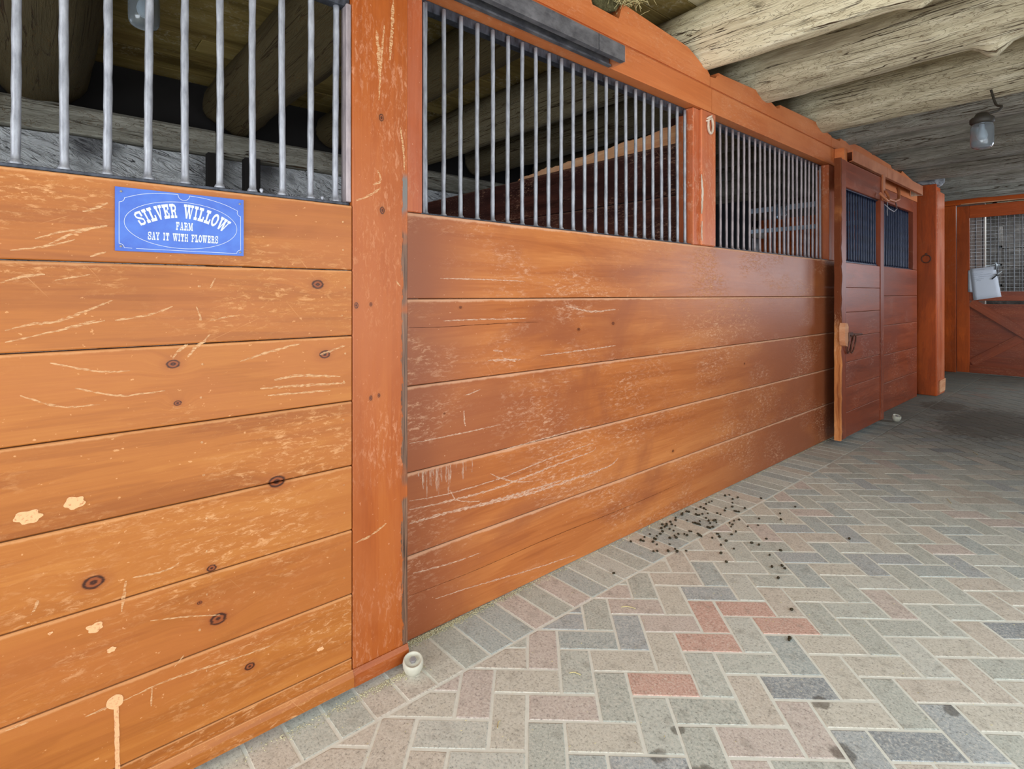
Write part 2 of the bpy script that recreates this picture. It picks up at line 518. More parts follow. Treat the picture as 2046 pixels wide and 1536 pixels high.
n = NT('scuffed_bare_wood')
gc = n.attr('gc')
a = n.noise(n.vm('MULTIPLY', gc, (60, 260, 1)), 1, 6, .75)
M['scuff'] = n.out(n.ramp(a, [(.3, srgb(222, 164, 108)), (.7, srgb(240, 198, 150))]), .7, alpha=n.ss(a, .36, .56, .0, .62))
n = NT('pale_plaster_splash')
gc = n.attr('gc')
a = n.noise(gc, 170, 6, .7)
M['splash'] = n.out(n.ramp(a, [(.34, srgb(180, 116, 74)), (.47, srgb(228, 172, 124))]), .8)
n = NT('white_scratch')
gc = n.attr('gc')
a = n.noise(n.vm('MULTIPLY', gc, (60, 300, 1)), 1, 6, .75)
M['scratch'] = n.out(n.ramp(a, [(.3, srgb(214, 160, 126)), (.7, srgb(236, 204, 178))]), .75, alpha=n.ss(a, .36, .56, .0, .7))

n = NT('pale_drip_stain')
gc = n.attr('gc')
a = n.noise(n.vm('MULTIPLY', gc, (160, 40, 1)), 1, 6, .75)
M['drip'] = n.out(srgb(232, 198, 172), .8, alpha=n.ss(a, .36, .66, .0, .5))
M['crack'] = plain('dark_crack', srgb(70, 34, 20), .9, .1)

# glass jar
n = NT('jar_glass')
n.bsdf.inputs['Transmission Weight'].default_value = 0.9
n.bsdf.inputs['IOR'].default_value = 1.45
M['glass'] = n.out(srgb(214, 224, 232), .12)
M['bulb'] = plain('frosted_bulb', srgb(214, 218, 220), .35)


# logs: whitewashed, split and hewn
def log_mat(name, c0, c1, c2, crack=srgb(70, 52, 34)):
    n = NT(name)
    gc, rnd = n.attr('gc'), n.attr('rnd')
    v = n.vm('ADD', gc, n.scale(n.comb(13.7, 5.9, 21.1), rnd))
    g = n.noise(n.vm('MULTIPLY', v, (1.3, 14, 14)), 1, 8, .68, .6)
    h = n.noise(n.vm('MULTIPLY', v, (.9, 2.2, 2.2)), 1.6, 5, .6, .4)
    f = n.noise(n.vm('MULTIPLY', v, (9, 90, 90)), 1, 4, .7)
    c = n.ramp(n.m('ADD', n.m('MULTIPLY', g, .6), n.m('MULTIPLY', f, .4)), [(.30, c0), (.5, c1), (.68, c2)])
    c = n.mix(n.m('MULTIPLY', n.ss(h, .54, .72), .75), c, c0)
    stall_shade = n.noise(gc, 2.2, 3, .5)
    c = n.mix(n.m('MULTIPLY', n.ss(n.m('ADD', n.sep(gc)[0], n.m('MULTIPLY', n.m('SUBTRACT', stall_shade, .5), .5)), -.02, -.22), .85), c, srgb(84, 72, 50))  # stall end browner: dimness of the interior put into the log colour
    k = n.noise(n.vm('MULTIPLY', v, (.55, 9, 9)), 1, 5, .55, 1.2)
    rdg = n.m('ABSOLUTE', n.m('SUBTRACT', k, .5))
    km = n.m('MULTIPLY', n.ss(rdg, .002, .012, 1, 0), n.ss(h, .40, .55))
    worm = n.noise(n.vm('MULTIPLY', v, (7, 22, 22)), 1, 3, .5, 2.2)
    wm = n.m('MULTIPLY', n.ss(n.m('ABSOLUTE', n.m('SUBTRACT', worm, .5)), .003, .014, 1, 0), n.ss(h, .50, .62, 1, 0))
    c = n.mix(km, c, crack)
    c = n.mix(n.m('MULTIPLY', wm, .5), c, srgb(120, 88, 46))
    hh = n.m('SUBTRACT', n.m('ADD', n.m('MULTIPLY', g, 1.2), n.m('MULTIPLY', f, .35)), n.m('ADD', km, n.m('MULTIPLY', wm, .3)))
    n.bump(hh, .9, .012)
    return n.out(c, .88, spec=.2)


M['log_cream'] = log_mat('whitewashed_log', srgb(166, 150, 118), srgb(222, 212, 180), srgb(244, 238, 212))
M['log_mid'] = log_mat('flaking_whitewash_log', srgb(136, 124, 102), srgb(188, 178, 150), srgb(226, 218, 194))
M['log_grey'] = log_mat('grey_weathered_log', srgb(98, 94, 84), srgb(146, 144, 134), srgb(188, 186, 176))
M['log_stall_dim'] = log_mat('stall_dimmed_log', srgb(50, 46, 30), srgb(82, 78, 50), srgb(112, 106, 76))  # darker olive copy for stall logs, their low light put into the colour

# floor bricks
n = NT('tumbled_brick_pavers')
gc, rnd = n.attr('gc'), n.attr('rnd')
base = n.ramp(rnd, [(0, srgb(178, 188, 186)), (.13, srgb(200, 204, 196)), (.27, srgb(186, 192, 184)), (.40, srgb(204, 202, 190)), (.53, srgb(194, 200, 192)),
                    (.66, srgb(204, 198, 186)), (.78, srgb(174, 182, 184)), (.86, srgb(202, 192, 184)), (.93, srgb(208, 172, 158)), (.965, srgb(154, 162, 166))], 'CONSTANT')
sp = n.noise(gc, 140, 5, .8)
sp2 = n.noise(gc, 24, 4, .6)
c = n.mix(n.m('MULTIPLY', n.ss(sp, .50, .62), .6), base, srgb(222, 220, 210))
c = n.mix(n.m('MULTIPLY', n.ss(sp, .47, .36), .6), c, srgb(96, 92, 86))
c = n.mix(n.m('MULTIPLY', n.ss(sp2, .5, .75), .35), c, srgb(118, 112, 102))
s = n.sep(gc)
# light falling off towards the far end, put into the brick colour
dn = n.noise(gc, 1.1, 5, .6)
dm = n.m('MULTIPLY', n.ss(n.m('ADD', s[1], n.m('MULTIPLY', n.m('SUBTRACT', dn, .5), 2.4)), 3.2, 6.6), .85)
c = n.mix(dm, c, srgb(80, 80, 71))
# damp and mud stains where they lie
stains = [(0.915, 1.215, .030, .018), (0.885, 1.190, .020, .02), (0.800, 1.165, .02, .03), (1.10, 1.52, .028, .030), (0.98, 1.10, .026, .04), (0.79, 1.27, .016, .02),
          (1.00, 1.66, .02, .03), (1.25, 1.9, .02, .03), (0.75, 6.4, .35, .8), (0.32, 7.0, .2, .3)]
sm = None
wv = n.noise(gc, 22, 4, .6)
for (x, y, rx, ry) in stains:
    d = n.vm('LENGTH', n.vm('MULTIPLY', n.vm('SUBTRACT', gc, (x, y, 0)), (1 / rx, 1 / ry, 0)))
    e = n.ss(n.m('ADD', d, n.m('MULTIPLY', n.m('SUBTRACT', wv, .5), 1.6)), .75, 1.15, 1, 0)
    sm = e if sm is None else n.m('MAXIMUM', sm, e)
c = n.mix(n.m('MULTIPLY', sm, .6), c, srgb(62, 52, 38))
n.bump(n.m('ADD', n.m('MULTIPLY', sp, .6), sp2), .5, .003)
M['brick'] = n.out(c, n.m('SUBTRACT', .88, n.m('MULTIPLY', sp2, .2)), spec=.2)
n = NT('sandy_joint')
gc = n.attr('gc')
a = n.noise(gc, 60, 5, .65)
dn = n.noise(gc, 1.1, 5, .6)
dm = n.m('MULTIPLY', n.ss(n.m('ADD', n.sep(gc)[1], n.m('MULTIPLY', n.m('SUBTRACT', dn, .5), 2.4)), 3.0, 5.8), .93)  # same light falloff put into the joint colour
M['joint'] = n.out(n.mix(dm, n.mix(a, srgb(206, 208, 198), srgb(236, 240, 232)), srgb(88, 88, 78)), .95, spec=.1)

# rubble wall, whitewashed
n = NT('whitewashed_rubble_stone')
gc = n.attr('gc')
a = n.noise(n.vm('MULTIPLY', gc, (1.0, 2.0, 1)), 3.2, 7, .7, 1.0)
b = n.noise(gc, 1.3, 3, .5)
r_ = n.m('ABSOLUTE', n.m('SUBTRACT', n.noise(n.vm('MULTIPLY', n.vm('ADD', gc, n.comb(0, n.m('MULTIPLY', n.sep(gc)[0], .35), 0)), (5, 15, 1)), 1, 4, .6, .8), .47))
c = n.mix(n.m('MULTIPLY', n.ss(r_, .004, .022, 1, 0), n.ss(a, .42, .58)), srgb(204, 208, 214), srgb(58, 58, 62))
c = n.mix(n.m('MULTIPLY', n.ss(b, .50, .60), .75), c, srgb(70, 70, 74))
n.bump(n.m('ADD', a, n.m('MULTIPLY', r_, 4)), .9, .03)
M['stone'] = n.out(c, .9, spec=.2)
M['render'] = plain('whitewashed_plaster', srgb(196, 192, 184), .9, .2, .25, 3)
M['dark_board'] = plain('black_stained_board', srgb(40, 38, 38), .8, .2, .3, 12)
DROPS = [(0.178, 1.779), (0.052, 2.066), (0.074, 2.112), (0.086, 2.115), (0.066, 2.154), (0.065, 2.199), (0.121, 2.141), (0.105, 2.174), (0.114, 2.174), (0.097, 2.208), (0.147, 2.134), (0.176, 2.064), (0.186, 2.078), (0.096, 2.238), (0.088, 2.269), (0.065, 2.295), (0.042, 2.337), (0.065, 2.324), (0.063, 2.341), (0.073, 2.372), (0.094, 2.321), (0.118, 2.318), (0.093, 2.373), (0.057, 2.433), (0.041, 2.46), (0.151, 2.274), (0.169, 2.259), (0.152, 2.233), (0.185, 2.178), (0.228, 2.156), (0.247, 2.141), (0.218, 2.115), (0.269, 2.179), (0.154, 2.303), (0.172, 2.325), (0.189, 2.321), (0.171, 2.371), (0.18, 2.374), (0.097, 2.474), (0.042, 2.516), (0.032, 2.54), (0.036, 2.571), (0.046, 2.576), (0.088, 2.576), (0.098, 2.573), (0.103, 2.583), (0.053, 2.639), (0.052, 2.686), (0.107, 2.607), (0.052, 2.744), (0.074, 2.681), (0.09, 2.673), (0.048, 2.782), (0.05, 2.808), (0.122, 2.635), (0.145, 2.574), (0.144, 2.516), (0.132, 2.472), (0.14, 2.477), (0.15, 2.475), (0.159, 2.477), (0.168, 2.476), (0.173, 2.55), (0.191, 2.532), (0.189, 2.573), (0.193, 2.582), (0.207, 2.564), (0.21, 2.476), (0.22, 2.478), (0.223, 2.5), (0.153, 2.674), (0.172, 2.672), (0.215, 2.374), (0.226, 2.368), (0.239, 2.362), (0.272, 2.444), (0.279, 2.447), (0.298, 2.422), (0.34, 2.405), (0.344, 2.349), (0.4, 2.359), (0.383, 2.274), (0.437, 2.217), (0.162, 2.737), (0.15, 2.771), (0.163, 2.817), (0.137, 2.871), (0.112, 2.923), (0.069, 2.97), (0.12, 2.967), (0.059, 2.941), (0.199, 2.771), (0.21, 2.77), (0.218, 2.779), (0.218, 2.846), (0.212, 3.054), (0.387, 3.073), (0.372, 2.918), (0.406, 2.843), (0.328, 2.772), (0.36, 2.689), (0.332, 2.638), (0.267, 2.681), (0.256, 2.65), (0.254, 2.608), (0.273, 2.6), (0.28, 2.572), (0.322, 2.535), (0.324, 2.488), (0.453, 2.569), (0.428, 2.473), (0.458, 2.481), (0.547, 2.498), (0.532, 2.42), (0.584, 2.322), (0.608, 2.363), (0.625, 2.349), (0.64, 2.249), (0.053, 2.359), (0.051, 2.396), (0.281, 2.387), (0.828, 1.886), (0.83, 1.874), (0.765, 2.06), (0.71, 2.861)]
DOOR_SC = [([(-0.0497, 1.0781), (-0.0125, 1.0887), (0.0345, 1.0954), (0.1235, 1.1368)], 0.005), ([(-0.0497, 1.0542), (0.0186, 1.071), (0.0674, 1.0837), (0.1102, 1.093)], 0.004), ([(0.0426, 1.0793), (0.0928, 1.0936)], 0.0042), ([(0.0716, 1.328), (0.0928, 1.3367), (0.1146, 1.3511)], 0.0054), ([(0.0107, 1.2494), (0.0591, 1.281), (0.1146, 1.3016)], 0.0052), ([(-0.0048, 1.2639), (0.0426, 1.2829), (0.1146, 1.2994)], 0.0041), ([(-0.0424, 1.2383), (0.0186, 1.2519), (0.0591, 1.2671)], 0.004), ([(0.0843, 1.2321), (0.112, 1.2433)], 0.0043), ([(0.128, 1.0924), (0.1929, 1.1041), (0.2372, 1.1218)], 0.0044), ([(0.0186, 1.0075), (0.1015, 0.982), (0.1552, 0.9792)], 0.0042), ([(0.2372, 0.9998), (0.2503, 1.0177), (0.2678, 1.0308)], 0.0059), ([(0.2678, 0.9998), (0.2857, 1.0249), (0.3071, 1.0381)], 0.006), ([(0.2888, 1.0223), (0.3157, 1.0523)], 0.0048), ([(0.3834, 0.9808), (0.4558, 1.001), (0.5334, 1.0173)], 0.0063), ([(0.4658, 0.9255), (0.5334, 0.9306), (0.6461, 0.9166)], 0.0066), ([(0.4311, 0.9071), (0.5334, 0.9035), (0.661, 0.8965)], 0.0065), ([(0.4495, 0.8868), (0.5605, 0.8827), (0.6169, 0.8802)], 0.0052), ([(0.5883, 0.9835), (0.661, 1.0039)], 0.0056), ([(-0.0109, 0.4959), (-0.0033, 0.5093), (-0.0002, 0.5225)], 0.0051), ([(0.1397, 0.4437), (0.1433, 0.478), (0.1479, 0.5099)], 0.0056), ([(0.1599, 0.5125), (0.2222, 0.5073), (0.2503, 0.5167)], 0.0045), ([(0.1929, 0.4025), (0.2627, 0.3842), (0.3378, 0.3597)], 0.0034), ([(0.0758, 0.2427), (0.128, 0.2457)], 0.0043), ([(0.1415, 0.2445), (0.2372, 0.2499), (0.3718, 0.2371), (0.4558, 0.2325)], 0.0045), ([(0.1948, 0.2066), (0.1968, 0.2516)], 0.0034), ([(0.2402, 0.2755), (0.2606, 0.2948)], 0.0035), ([(-0.0497, 0.2794), (-0.0125, 0.28)], 0.004), ([(0.0265, 1.1793), (0.0843, 1.1932)], 0.0031), ([(-0.057, 1.1729), (-0.0238, 1.1865), (0.0107, 1.1914)], 0.005), ([(0.0591, 0.9509), (0.137, 0.9253), (0.2222, 0.9264)], 0.0043), ([(-0.0276, 0.9456), (0.0345, 0.9148), (0.1015, 0.91)], 0.004), ([(0.3157, 1.0865), (0.3718, 1.0973)], 0.0037), ([(0.2857, 1.1211), (0.2974, 1.0871)], 0.0036), ([(0.3267, 1.1893), (0.3157, 1.1659)], 0.0037)]
STILE_SC = [([(0.7841, 1.9609), (0.7741, 1.8526), (0.7659, 1.7305)], 0.006), ([(0.8143, 2.0472), (0.8092, 1.954), (0.8025, 1.8607)], 0.0107), ([(0.7578, 1.9374), (0.7643, 1.8797), (0.7676, 1.8058)], 0.0104), ([(0.8384, 1.663), (0.8488, 1.5955), (0.8523, 1.5341)], 0.0062), ([(0.7627, 1.5206), (0.7709, 1.4888), (0.7465, 1.4766)], 0.006), ([(0.6944, 1.4231), (0.7305, 1.439), (0.7709, 1.4678)], 0.0073), ([(0.6883, 0.4299), (0.7384, 0.4369), (0.7907, 0.4593)], 0.0058), ([(0.8212, 1.1928), (0.8384, 1.1746)], 0.0046)]
PANEL_SC = [([(0.9259, 0.4644), (1.0905, 0.4511), (1.3204, 0.4524), (1.59, 0.4746), (1.8588, 0.4879)], 0.005), ([(0.9259, 0.4362), (1.0905, 0.4247), (1.3204, 0.4201), (1.6496, 0.4417), (1.8486, 0.4519), (1.8759, 0.4668)], 0.0083), ([(0.9259, 0.3897), (1.0694, 0.3863), (1.2242, 0.3763), (1.4229, 0.3705), (1.6496, 0.3682)], 0.0116), ([(1.2242, 0.3726), (1.4767, 0.3575), (1.7431, 0.3577), (1.9641, 0.361), (2.0378, 0.3852)], 0.0111), ([(1.2715, 0.4802), (1.3204, 0.4524), (1.3966, 0.4217), (1.4905, 0.4023)], 0.0056), ([(1.0905, 0.4599), (1.112, 0.4246), (1.167, 0.4018), (1.2195, 0.3904)], 0.0053), ([(1.0589, 1.0577), (1.2242, 1.0579), (1.4496, 1.055)], 0.0052), ([(0.9259, 0.6553), (1.0905, 0.6535), (1.3204, 0.6558)], 0.005), ([(1.1492, 0.7333), (1.1514, 0.7006), (1.1558, 0.6747)], 0.0072), ([(1.0486, 1.2055), (1.2242, 1.2053), (1.4496, 1.2015)], 0.0052), ([(1.0321, 0.5342), (1.0301, 0.4743), (1.028, 0.4232)], 0.0069), ([(1.0694, 0.5348), (1.0652, 0.4747)], 0.0087), ([(1.1012, 0.5368), (1.0991, 0.4755), (1.0969, 0.4178)], 0.0088), ([(1.1447, 0.5276), (1.1447, 0.4684)], 0.0072), ([(0.9978, 0.5417), (0.9998, 0.4645)], 0.0068), ([(1.028, 0.1028), (1.201, 0.0861), (1.4767, 0.0521), (1.7431, 0.0274)], 0.0052), ([(0.9392, 0.2208), (1.0905, 0.2046), (1.2242, 0.1995)], 0.005), ([(1.3204, 0.557), (1.59, 0.5634), (1.8418, 0.5686)], 0.0057), ([(1.5324, 0.9023), (1.7754, 0.906), (2.0191, 0.9126)], 0.0061), ([(1.1558, 0.7863), (1.2242, 0.8)], 0.0054), ([(1.6802, 1.1034), (1.8418, 1.0746), (2.0191, 1.0802)], 0.0085), ([(1.3328, 0.9076), (1.3966, 0.8891)], 0.0057), ([(1.2595, 0.904), (1.4229, 0.8948)], 0.0075), ([(1.2836, 0.9396), (1.3328, 0.9324)], 0.0056), ([(0.9297, -0.017), (1.0078, -0.0197), (1.1012, -0.0198)], 0.005)]


# ------------------------------------------------------------------ floor: brick pavers, soldier course along the stalls, herringbone beyond
P = 0.0993
TH = R(46.9)
E1 = (math.cos(TH), math.sin(TH)); E2 = (-math.sin(TH), math.cos(TH))
XB = 0.236


def clip(poly, x0):
    out = []
    for i in range(len(poly)):
        a, b = poly[i], poly[(i + 1) % len(poly)]
        ia, ib = a[0] >= x0, b[0] >= x0
        if ia: out.append(a)
        if ia != ib:
            t = (x0 - a[0]) / (b[0] - a[0])
            out.append((x0, a[1] + t * (b[1] - a[1])))
    return out


def area2(p):
    return abs(sum(p[i][0] * p[(i + 1) % len(p)][1] - p[(i + 1) % len(p)][0] * p[i][1] for i in range(len(p)))) / 2


fl = MB()
FORCED = {(0, 0, 1): .945, (1, -1, 1): .945, (-3, -1, 1): .90, (-4, -4, 1): .945, (0, -4, 1): .97}


def paver(poly, rnd):
    if len(poly) < 3 or area2(poly) < 0.0004: return
    h = random.uniform(-0.0004, 0.0008)
    cx = sum(p[0] for p in poly) / len(poly); cy = sum(p[1] for p in poly) / len(poly)
    top, mid, bot = [], [], []
    for x, y in poly:
        d = math.hypot(x - cx, y - cy) or 1
        k = 1 - 0.0045 / d
        top.append(fl.bm.verts.new((cx + (x - cx) * k, cy + (y - cy) * k, h)))
        mid.append(fl.bm.verts.new((x, y, h - 0.0014)))
        bot.append(fl.bm.verts.new((x, y, -0.03)))
    fs = [fl.bm.faces.new(top)]
    n_ = len(poly)
    for i in range(n_):
        j = (i + 1) % n_
        fs.append(fl.bm.faces.new((top[i], mid[i], mid[j], top[j])))
        fs.append(fl.bm.faces.new((mid[i], bot[i], bot[j], mid[j])))
    for v in top + mid + bot:
        v[fl.gc] = (v.co.x, v.co.y, rnd * 3); v[fl.rnd] = rnd
    bmesh.ops.recalc_face_normals(fl.bm, faces=fs)


J = 0.0041
for i in range(-40, 120):
    for j in range(-60, 90):
        k = (i + j) % 4
        if k == 0: cells = (2, 1, 1)
        elif k == 2: cells = (1, 2, 0)     # upright brick, lower half
        else: continue
        u0, v0 = 1.76375 + i * P + J, 0.80707 + j * P + J
        u1, v1 = u0 + cells[0] * P - 2 * J, v0 + cells[1] * P - 2 * J
        jit = [random.uniform(-.0012, .0012) for _ in range(8)]
        pts = [(u0, v0), (u1, v0), (u1, v1), (u0, v1)]
        xy = [(u * E1[0] + v * E2[0] + jit[a], u * E1[1] + v * E2[1] + jit[a + 4]) for a, (u, v) in enumerate(pts)]
        cx = sum(p[0] for p in xy) / 4; cy = sum(p[1] for p in xy) / 4
        if cx < XB - .12 or cx > 3.2 or cy < -1.0 or cy > 10.9: continue
        if cx > 2.0 and cy < 2.0: continue
        r_ = FORCED.get((i, j, cells[2]), random.random())
        if (i, j, cells[2]) not in FORCED and r_ > .93 and random.random() < .7: r_ *= .7
        paver(clip(xy, XB + .004), r_)
y = -1.0 + .0065
PB = 0.0990
y = 0.985 - 20 * PB
BR = {0: .3, 1: .05, 2: .05, 3: .88, 4: .35, 5: .88}
i = -20
while y < 10.9:
    xa = -0.15 if y > 7.4 else -.12
    jl = random.uniform(-.001, .001)
    paver([(xa, y + J), (XB - .004, y + J + jl), (XB - .004, y + PB - J + jl), (xa, y + PB - J)], BR.get(i, random.random() * .8))
    y += PB; i += 1
floor = fl.build('floor', [M['brick'], M['joint']])
# sandy joint bed under the bricks, part of the same floor
bmj = bmesh.new(); bmj.from_mesh(floor.data)
lg, lr = bmj.verts.layers.float_vector['gc'], bmj.verts.layers.float['rnd']
vs = [bmj.verts.new(p) for p in ((-3.05, -3.0, -.0012), (3.34, -3.0, -.0012), (3.34, 13.0, -.0012), (-3.05, 13.0, -.0012))]
for v in vs: v[lg] = tuple(v.co)
f = bmj.faces.new(vs); f.material_index = 1
r_ = bmesh.ops.extrude_face_region(bmj, geom=[f])
for e in r_['geom']:
    if isinstance(e, bmesh.types.BMVert): e.co.z -= .1
for f in bmj.faces:
    if len(f.verts) == 4 and max(v.co.y for v in f.verts) > 12.9: f.material_index = 1
bmesh.ops.recalc_face_normals(bmj, faces=[f for f in bmj.faces if f.material_index == 1])
bmj.to_mesh(floor.data); bmj.free()
tag(floor, kind='structure')

# ------------------------------------------------------------------ ceiling boards (running along the aisle)
for cx0, cx1, cmat in ((-3.15, -.03, 'ceiling'), (-.03, 3.3, 'ceiling_pale')):  # darker boards over the stalls, paler ones over the aisle
  ce = MB()
  x = cx0
  while x < cx1 - .02:
      wdt = random.uniform(.19, .27)
      y = -3.1 + random.uniform(-1.5, 0)
      while y < 10.6:
          L = random.uniform(2.2, 4.2)
          dz = random.uniform(0, .008)
          ce.box(x + .002, min(x + wdt, cx1) - .002, max(y, -3.15), min(y + L, 10.6) - .004, 2.765 + dz, 2.80 + dz, bev=.003)
          y += L
      x += wdt
  ce.box(cx0 - .03, cx1 + .03, -3.2, 13.2, 2.815, 2.86, bev=0)
  tag(ce.build('ceiling', M[cmat]), kind='structure')

# ------------------------------------------------------------------ outer walls
def grid_wall(name, x, y0, y1, z0, z1, ny, nz, amp, mat):
    m_ = MB()
    rows = []
    for i in range(ny + 1):
        row = []
        for j in range(nz + 1):
            yy = y0 + (y1 - y0) * i / ny; zz = z0 + (z1 - z0) * j / nz
            p = Vector((yy * 2.1, zz * 3.6, 3.0))
            d = noise.noise(p) * .6 + noise.noise(p * 2.7) * .3 + noise.noise(p * 6) * .15
            v = m_.bm.verts.new((x + d * amp, yy, zz)); v[m_.gc] = (yy, zz, 0)
            row.append(v)
        rows.append(row)
    for a, b in zip(rows, rows[1:]):
        for j in range(nz):
            f = m_.bm.faces.new((a[j], b[j], b[j + 1], a[j + 1])); f.smooth = True
    # solid back
    m_.box(x - .45, x - amp - .02, y0, y1, z0, z1, bev=0)
    o = m_.build(name, mat)
    return tag(o, kind='structure')


grid_wall('wall_left', -3.02, -3.1, 11.6, 0, 2.19, 300, 46, .06, M['stone'])
wb = MB(); wb.box(-3.45, -3.20, -3.1, 11.6, 2.195, 2.81, bev=0)
tag(wb.build('trim_1', M['dark_board']), kind='structure')
wp = MB()
wp.box(-3.16, -2.93, -3.0, 1.02, 2.195, 2.385, bev=.02, warp=.01)
wp.box(-3.16, -2.95, 1.03, 5.4, 2.195, 2.37, bev=.02, warp=.01)
wp.box(-3.16, -2.93, 5.41, 10.5, 2.195, 2.38, bev=.02, warp=.01)
tag(wp.build('wall_plate', M['log_grey']), 'weathered timber plate on the whitewashed stone wall with log ends resting on it', 'beam')

wr = MB()   # right wall with a wide opening added for front light, and a window
for (a, b, c, d) in ((-3.1, -.8, 0, 2.8), (-.8, 3.3, 2.42, 2.8), (3.3, 7.35, 0, 2.8), (7.35, 9.25, 0, 1.0), (7.35, 9.25, 2.1, 2.8), (9.25, 10.5, 0, 2.8)):
    wr.box(3.22, 3.34, a, b, c, d, bev=0)
tag(wr.build('wall_right', M['render']), kind='structure')
wn = MB()
for (a, b, c, d) in ((-3.1, 0.05, 0, 2.8), (0.05, 3.15, 2.47, 2.8), (3.15, 3.34, 0, 2.8)):
    wn.box(a, b, -3.22, -3.08, c, d, bev=0)
tag(wn.build('wall_near', M['render']), kind='structure')

YF = 10.24
wf = MB()   # far boarded wall with the doorway and a window
for (x0, x1, z0, z1) in ((-3.0, -.62, 0, 2.76), (-.62, 1.42, 2.69, 2.76), (1.42, 1.92, 0, 2.76), (1.92, 3.1, 0, .95), (1.92, 3.1, 2.15, 2.76), (3.1, 3.2, 0, 2.76)):
    z = z0
    while z < z1 - .01:
        t = min(z + .235, z1)
        wf.box(x0, x1, YF, YF + .05, z + .001, t - .001, axis='X', bev=.002)
        z = t
tag(wf.build('wall_far', M['far_wall']), kind='structure')
wc = MB()   # the room beyond the far door
wc.box(-2.9, 3.1, 13.0, 13.1, 0, 2.8, bev=0)
wc.box(-2.95, -2.85, 10.4, 13.0, 0, 2.8, bev=0)
wc.box(3.1, 3.2, 10.4, 13.0, 0, 2.8, bev=0)
tag(wc.build('wall_beyond', M['grey_wood']), kind='structure')
bw = MB(); bw.box(-.62, .07, 11.3, 11.42, 0, 2.78, bev=.004)
tag(bw.build('whitewashed_pier', M['render']), 'pale whitewashed masonry pier seen through the wire mesh of the far door', 'pier')
rk = MB()
for zz in (1.28, 1.62, 1.93):
    rk.box(0.1, 1.2, 12.3, 12.45, zz, zz + .05, axis='X', bev=.003)
rk.box(0.1, .16, 12.3, 12.36, 0, 2.3, axis='Z'); rk.box(1.14, 1.2, 12.3, 12.36, 0, 2.3, axis='Z')
tag(rk.build('slatted_rack', M['grey_wood']), 'grey slatted timber rack in the room behind the far wire-mesh door', 'rack')

# ------------------------------------------------------------------ logs over the stalls and the aisle
def log(yc, r, zc, x0=-3.1, x1=3.18, mat='log_cream', seed=0, label='', sag=.02, hew=None, stubs=(), flat=0.0):
    m_ = MB()
    rs = random.Random(seed)
    n_, sg = 190, 40
    rings = []
    for i in range(n_ + 1):
        t = i / n_
        xx = x0 + (x1 - x0) * t
        oy = math.sin(t * 3.1 + seed) * sag; oz = math.sin(t * 2.3 + seed * 1.7) * sag * .5
        ring = []
        for k in range(sg):
            a = 2 * math.pi * k / sg
            ca, sa = math.cos(a), math.sin(a)
            rr = r * (1 - .05 * (t - .5))
            rr *= 1 + .10 * noise.noise(Vector((xx * 1.1 + seed * 9, ca * .9, sa * .9))) + .05 * noise.noise(Vector((xx * 3.2 + seed * 5, ca * 2.2, sa * 2.2)))
            rr += .008 * noise.noise(Vector((xx * 4 + seed, ca * 7, sa * 7)))
            if sa > .82: rr = min(rr, r * .9 / max(sa, .01))
            if hew is not None:          # hewn face turned to direction hew
                c_ = math.cos(a - hew)
                if c_ > .72: rr = min(rr, r * .80 / c_)
            for sx, sa_, sh in stubs:    # knot stubs
                d2 = ((xx - sx) / .055) ** 2 + (math.atan2(math.sin(a - sa_), math.cos(a - sa_)) / .24) ** 2
                if d2 < 9: rr += sh * math.exp(-d2)
            v = m_.bm.verts.new((xx, yc + oy + ca * rr, zc + oz + sa * rr))
            v[m_.gc] = (xx, ca * r * 1.2, sa * r * 1.2); v[m_.rnd] = seed * .137
            ring.append(v)
        rings.append(ring)
    for A, B in zip(rings, rings[1:]):
        for k in range(sg):
            f = m_.bm.faces.new((A[k], B[k], B[(k + 1) % sg], A[(k + 1) % sg])); f.smooth = True
    m_.bm.faces.new(rings[0]); m_.bm.faces.new(rings[-1])
    bmesh.ops.recalc_face_normals(m_.bm, faces=m_.bm.faces[:])
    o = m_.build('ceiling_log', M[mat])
    o['label'] = label; o['category'] = 'log beam'; o['group'] = 'ceiling logs laid across the barn'
    return o


DN = -math.pi / 2
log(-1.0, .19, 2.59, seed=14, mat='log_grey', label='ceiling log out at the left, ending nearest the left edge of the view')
log(0.0, .235, 2.60, x1=3.1, seed=1, mat='log_stall_dim', label='thickest dark olive ceiling log, its blunt end dropping behind the leftmost bars', sag=.02)
log(1.14, .205, 2.60, seed=2, mat='log_stall_dim', label='log over the near stall with a long split, seen behind the blue sign side bars', sag=.015, hew=DN - .5)
log(1.97, .150, 2.60, x1=-.02, seed=3, mat='log_stall_dim', label='cracked brown log crossing the upper left of the second barred opening')
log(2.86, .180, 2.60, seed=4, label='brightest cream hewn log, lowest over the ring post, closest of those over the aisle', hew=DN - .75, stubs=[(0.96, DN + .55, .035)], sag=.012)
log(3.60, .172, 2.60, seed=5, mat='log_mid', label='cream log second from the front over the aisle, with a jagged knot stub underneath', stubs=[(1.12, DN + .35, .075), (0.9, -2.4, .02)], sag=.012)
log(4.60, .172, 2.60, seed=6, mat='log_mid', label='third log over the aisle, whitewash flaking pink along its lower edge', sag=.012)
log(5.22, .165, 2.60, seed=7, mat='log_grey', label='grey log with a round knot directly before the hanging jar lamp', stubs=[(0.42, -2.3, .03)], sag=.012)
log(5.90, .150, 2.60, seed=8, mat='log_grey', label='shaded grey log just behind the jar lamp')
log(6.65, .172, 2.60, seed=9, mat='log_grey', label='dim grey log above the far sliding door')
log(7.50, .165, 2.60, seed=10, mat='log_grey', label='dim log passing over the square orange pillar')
log(8.50, .160, 2.60, seed=11, mat='log_grey', label='dark log beyond the pillar, next to last')
